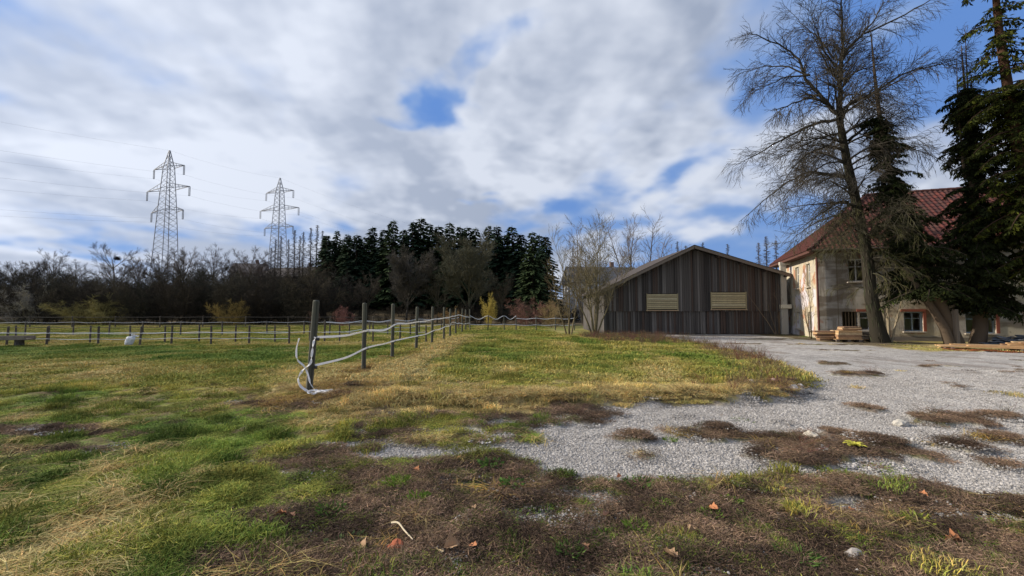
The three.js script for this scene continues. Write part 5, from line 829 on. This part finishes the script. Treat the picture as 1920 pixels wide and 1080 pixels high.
  for (let k = 0; k < 30000; k++) {
    const [x, z] = spot(2.2, 12, 0.85); if (rawCover(x, z)) continue; const zo = zone(x, z); if (r() > ss(0.3, 0.9, zo.gravel) * 0.9 + 0.05 * zo.litter) continue;
    stones.push([x, ground(x, z, zo) - 0.006, z, r() * 6.28, r.r(0.8, 1.15), 1, cMul(STONE, r.r(0.7, 0.92)), (r() * 3) | 0]);
  }
  for (let k = 0; k < 12000; k++) {   // green tufts among the dead stems
    const [x, z] = spot(1.9, 8, 0.95); if (rawCover(x, z)) continue; const zo = zone(x, z); if (zo.litter < 0.3 || r() > 0.9 * ss(0.46, 0.62, fbm(x * 3.7 + 44, z * 3.7 + 5, 3)) * (1 - ss(0.1, 0.6, blPatch(x, z)))) continue;
    near.push([x, ground(x, z, zo), z, r() * 6.28, r.r(0.35, 0.75), r.r(0.3, 0.7), cMul(mix3(GREEN, LIME, r()), r.r(0.7, 1.25)), (r() * 3) | 0]);
  }
  scatter('meadow_grass', ['short green and yellow winter grass covering the field and the island'], 'grass', [bladePatch(1, 90, 0.13, 0.025, 0.075, 0.003, 0.9, 0.14), bladePatch(2, 80, 0.11, 0.03, 0.1, 0.0032, 1.0, 0.2), bladePatch(3, 90, 0.16, 0.02, 0.06, 0.0032, 1.0, 0.12)], MV([1, 1, 1], 1, { side: THREE.DoubleSide }), near);
  scatter('distant_grass', ['tufted grass on the farther part of the field'], 'grass', [bladePatch(4, 110, 0.36, 0.05, 0.13, 0.008, 0.9, 0.12), bladePatch(5, 110, 0.42, 0.04, 0.1, 0.009, 0.9, 0.15)], MV([1, 1, 1], 1, { side: THREE.DoubleSide }), far);
  scatter('straw_tufts', ['long dry straw tufts on the island rim and along the fence'], 'dry grass', [bladePatch(6, 90, 0.16, 0.06, 0.2, 0.003, 1.5, 0.2), bladePatch(7, 80, 0.2, 0.05, 0.16, 0.004, 1.7, 0.2)], MV([1, 1, 1], 1, { side: THREE.DoubleSide }), shag);
  scatter('dead_stems', ['mat of dead brown weed stems in front of the gravel'], 'dead stems', [stemPatch(8, 120, 0.15, 0.04, 0.0018, 0.8), stemPatch(9, 90, 0.13, 0.055, 0.002, 1.0), stemPatch(10, 120, 0.17, 0.032, 0.0024, 0.6)], MV([1, 1, 1]), stems);
  scatter('gravel_stones', ['loose grey gravel of the yard'], 'gravel', [stonePatch(11, 150, 0.2, 0.004, 0.014), stonePatch(12, 130, 0.18, 0.004, 0.019), stonePatch(13, 150, 0.22, 0.0035, 0.011)], MV([1, 1, 1]), stones);
}
{ // standing dead weeds on the rim of the island and in the brown patches
  const r = rng(820), S = [0, 1, 2].map((k) => { const s = new Soup(), q = rng(830 + k); for (let j = 0; j < 16; j++) { const a = q() * 6.28, c = curve(q, V(q.g() * 0.08, 0, q.g() * 0.08), V(Math.cos(a) * 0.5, 1, Math.sin(a) * 0.5), q.r(0.2, 0.55), 4, 0.12, -0.1); s.col = [q.r(0.6, 1.2), q.r(0.6, 1.1), q.r(0.6, 1.1)]; s.tube(c, [0.003, 0.0026, 0.0022, 0.0018, 0.001], 3); for (let i = 0; i < 7; i++) { const e = along(c, q.r(0.35, 1)); s.twig(e.p, e.p.clone().addScaledVector(offDir(q, e.d, 0.7), q.r(0.04, 0.12)), 0.0018); } } return s.geo(); }), list = [];
  for (let k = 0; k < 9000; k++) { const x = r.r(-4.5, 9), z = -r.r(4, 27), zo = zone(x, z), rim = zo.mound > 0.4 && x > 1.5 ? ss(1.6, 0.2, zo.ms) * ss(2, 6, x + 0.0) : 0, p = Math.max(rim * 0.28, ss(0.5, 1.1, blPatch(x, z)) * 0.1, z < -19 && x > 4 && x < 8.4 ? 0.3 : 0); if (r() > p) continue; list.push([x, ground(x, z, zo), z, r() * 6.28, r.r(0.6, 1.1), (rim > 0.1 || z < -19 ? 1 : 0.4) * r.r(0.4, 1.0), [0.14 * r.r(0.7, 1.2), 0.095 * r.r(0.7, 1.2), 0.06], (r() * 3) | 0]); }
  scatter('dead_weeds', ['standing reddish brown dead weeds along the island rim'], 'dead weeds', S, MV([1, 1, 1]), list);
}
// leafy weeds, each its own
function rosette(seed, n, len, wid, rise) { const r = rng(seed), s = new Soup(); for (let k = 0; k < n; k++) { const a = (k / n) * 6.283 * 2.4 + r.r(-0.3, 0.3), L = len * r.r(0.6, 1.15), up = rise * r.r(0.5, 1.3), dx = Math.cos(a), dz = Math.sin(a), g = r.r(0.75, 1.2); s.col = [g, g, g * 0.9]; let pl = null; for (let i = 0; i <= 4; i++) { const t = i / 4, h = up * L * Math.sin(t * 2.2), w = wid * Math.sin(Math.PI * (0.12 + 0.86 * t)) * (i % 2 ? 1 : 0.8), c = V(dx * L * t, h + 0.005, dz * L * t), l = V(c.x - dz * w, c.y + w * 0.3, c.z + dx * w), q = V(c.x + dz * w, c.y + w * 0.3, c.z - dx * w); if (pl) { s.quad(pl[0], pl[1], c, l); s.quad(pl[1], pl[2], q, c); } pl = [l, c, q]; } } return s.geo(); }
{
  const clump = (seed, n, rad, len, wid) => { const q = rng(seed), s = new Soup(); for (let k = 0; k < n; k++) { const a = q() * 6.283, m = rad * Math.sqrt(q()), d = V(Math.cos(a) + q.g() * 0.6, q.r(0.2, 1.2), Math.sin(a) + q.g() * 0.6).normalize(), g = q.r(0.6, 1.25); s.col = [g * q.r(0.9, 1.15), g, g * 0.9]; s.leaf(V(Math.cos(a) * m, q.r(0, 0.02), Math.sin(a) * m), d, V(q.g(), q.g() * 0.4, q.g()).cross(d).normalize(), len * q.r(0.5, 1.3), wid * q.r(0.6, 1.3)); } return s.geo(); };
  const shapes = [clump(1, 90, 0.08, 0.03, 0.007), clump(2, 110, 0.075, 0.045, 0.004), clump(3, 70, 0.09, 0.036, 0.01)], r = rng(840), mats = [lin(104, 130, 56), lin(80, 106, 54), lin(132, 142, 66), lin(98, 112, 76)].map((c) => leafy(c, 0.25));
  tag(single('mullein_rosette', rosette(9, 17, 0.13, 0.026, 0.3), leafy(lin(196, 190, 88), 0.35), 'yellow green leaf rosette in the middle of the brown weed patch', 'weed', 3.78, ground(3.78, -4.92) + 0.02, -4.92));
  for (const [x, z, s, k, m] of [[0.86, -3.12, 1.0, 1, 0], [0.62, -3.02, 0.9, 1, 0], [-0.15, -3.25, 0.9, 0, 2], [0.25, -3.5, 1.3, 2, 1], [1.1, -3.9, 1.5, 1, 1], [0.0, -3.85, 1.1, 2, 1], [-0.75, -3.6, 1.0, 0, 0], [1.75, -2.75, 1.4, 1, 1], [1.45, -3.3, 1.0, 1, 0], [2.1, -4.05, 1.2, 0, 2], [1.4, -4.05, 0.9, 2, 2], [2.45, -4.12, 0.8, 1, 2], [0.55, -2.95, 1.0, 2, 3], [0.35, -2.78, 1.0, 1, 1], [-1.1, -2.95, 1.5, 0, 3], [-1.35, -3.35, 1.3, 0, 1], [-1.0, -3.9, 1.2, 1, 0], [2.9, -3.2, 1.2, 0, 2], [3.05, -2.95, 1.0, 1, 0], [2.2, -3.1, 0.9, 1, 2], [1.75, -3.55, 0.9, 0, 0], [0.5, -4.2, 1.0, 1, 1], [-0.2, -4.3, 1.2, 2, 1], [1.9, -5.35, 1.0, 1, 0], [3.05, -4.35, 1.0, 0, 2], [0.1, -2.75, 0.8, 0, 2], [-0.55, -3.1, 0.8, 1, 3], [1.15, -3.45, 0.8, 0, 0], [2.6, -2.8, 0.9, 2, 1], [3.4, -3.15, 1.1, 1, 0]]) {
    const o = single('weed_rosette', shapes[k], mats[m], ['bright green', 'dark green', 'yellow green', 'greyish green'][m] + ' leafy weed tuft among the dead stems in front of the gravel', 'weed', x, ground(x, z) + 0.01, z, ['bright', 'dark', 'yellow', 'greyish'][m] + ' green weeds in front of the gravel'); o.scale.set(s, s * r.r(0.8, 1.3), s); o.rotation.y = r() * 6;
  }
}
renderer.render(scene, camera);
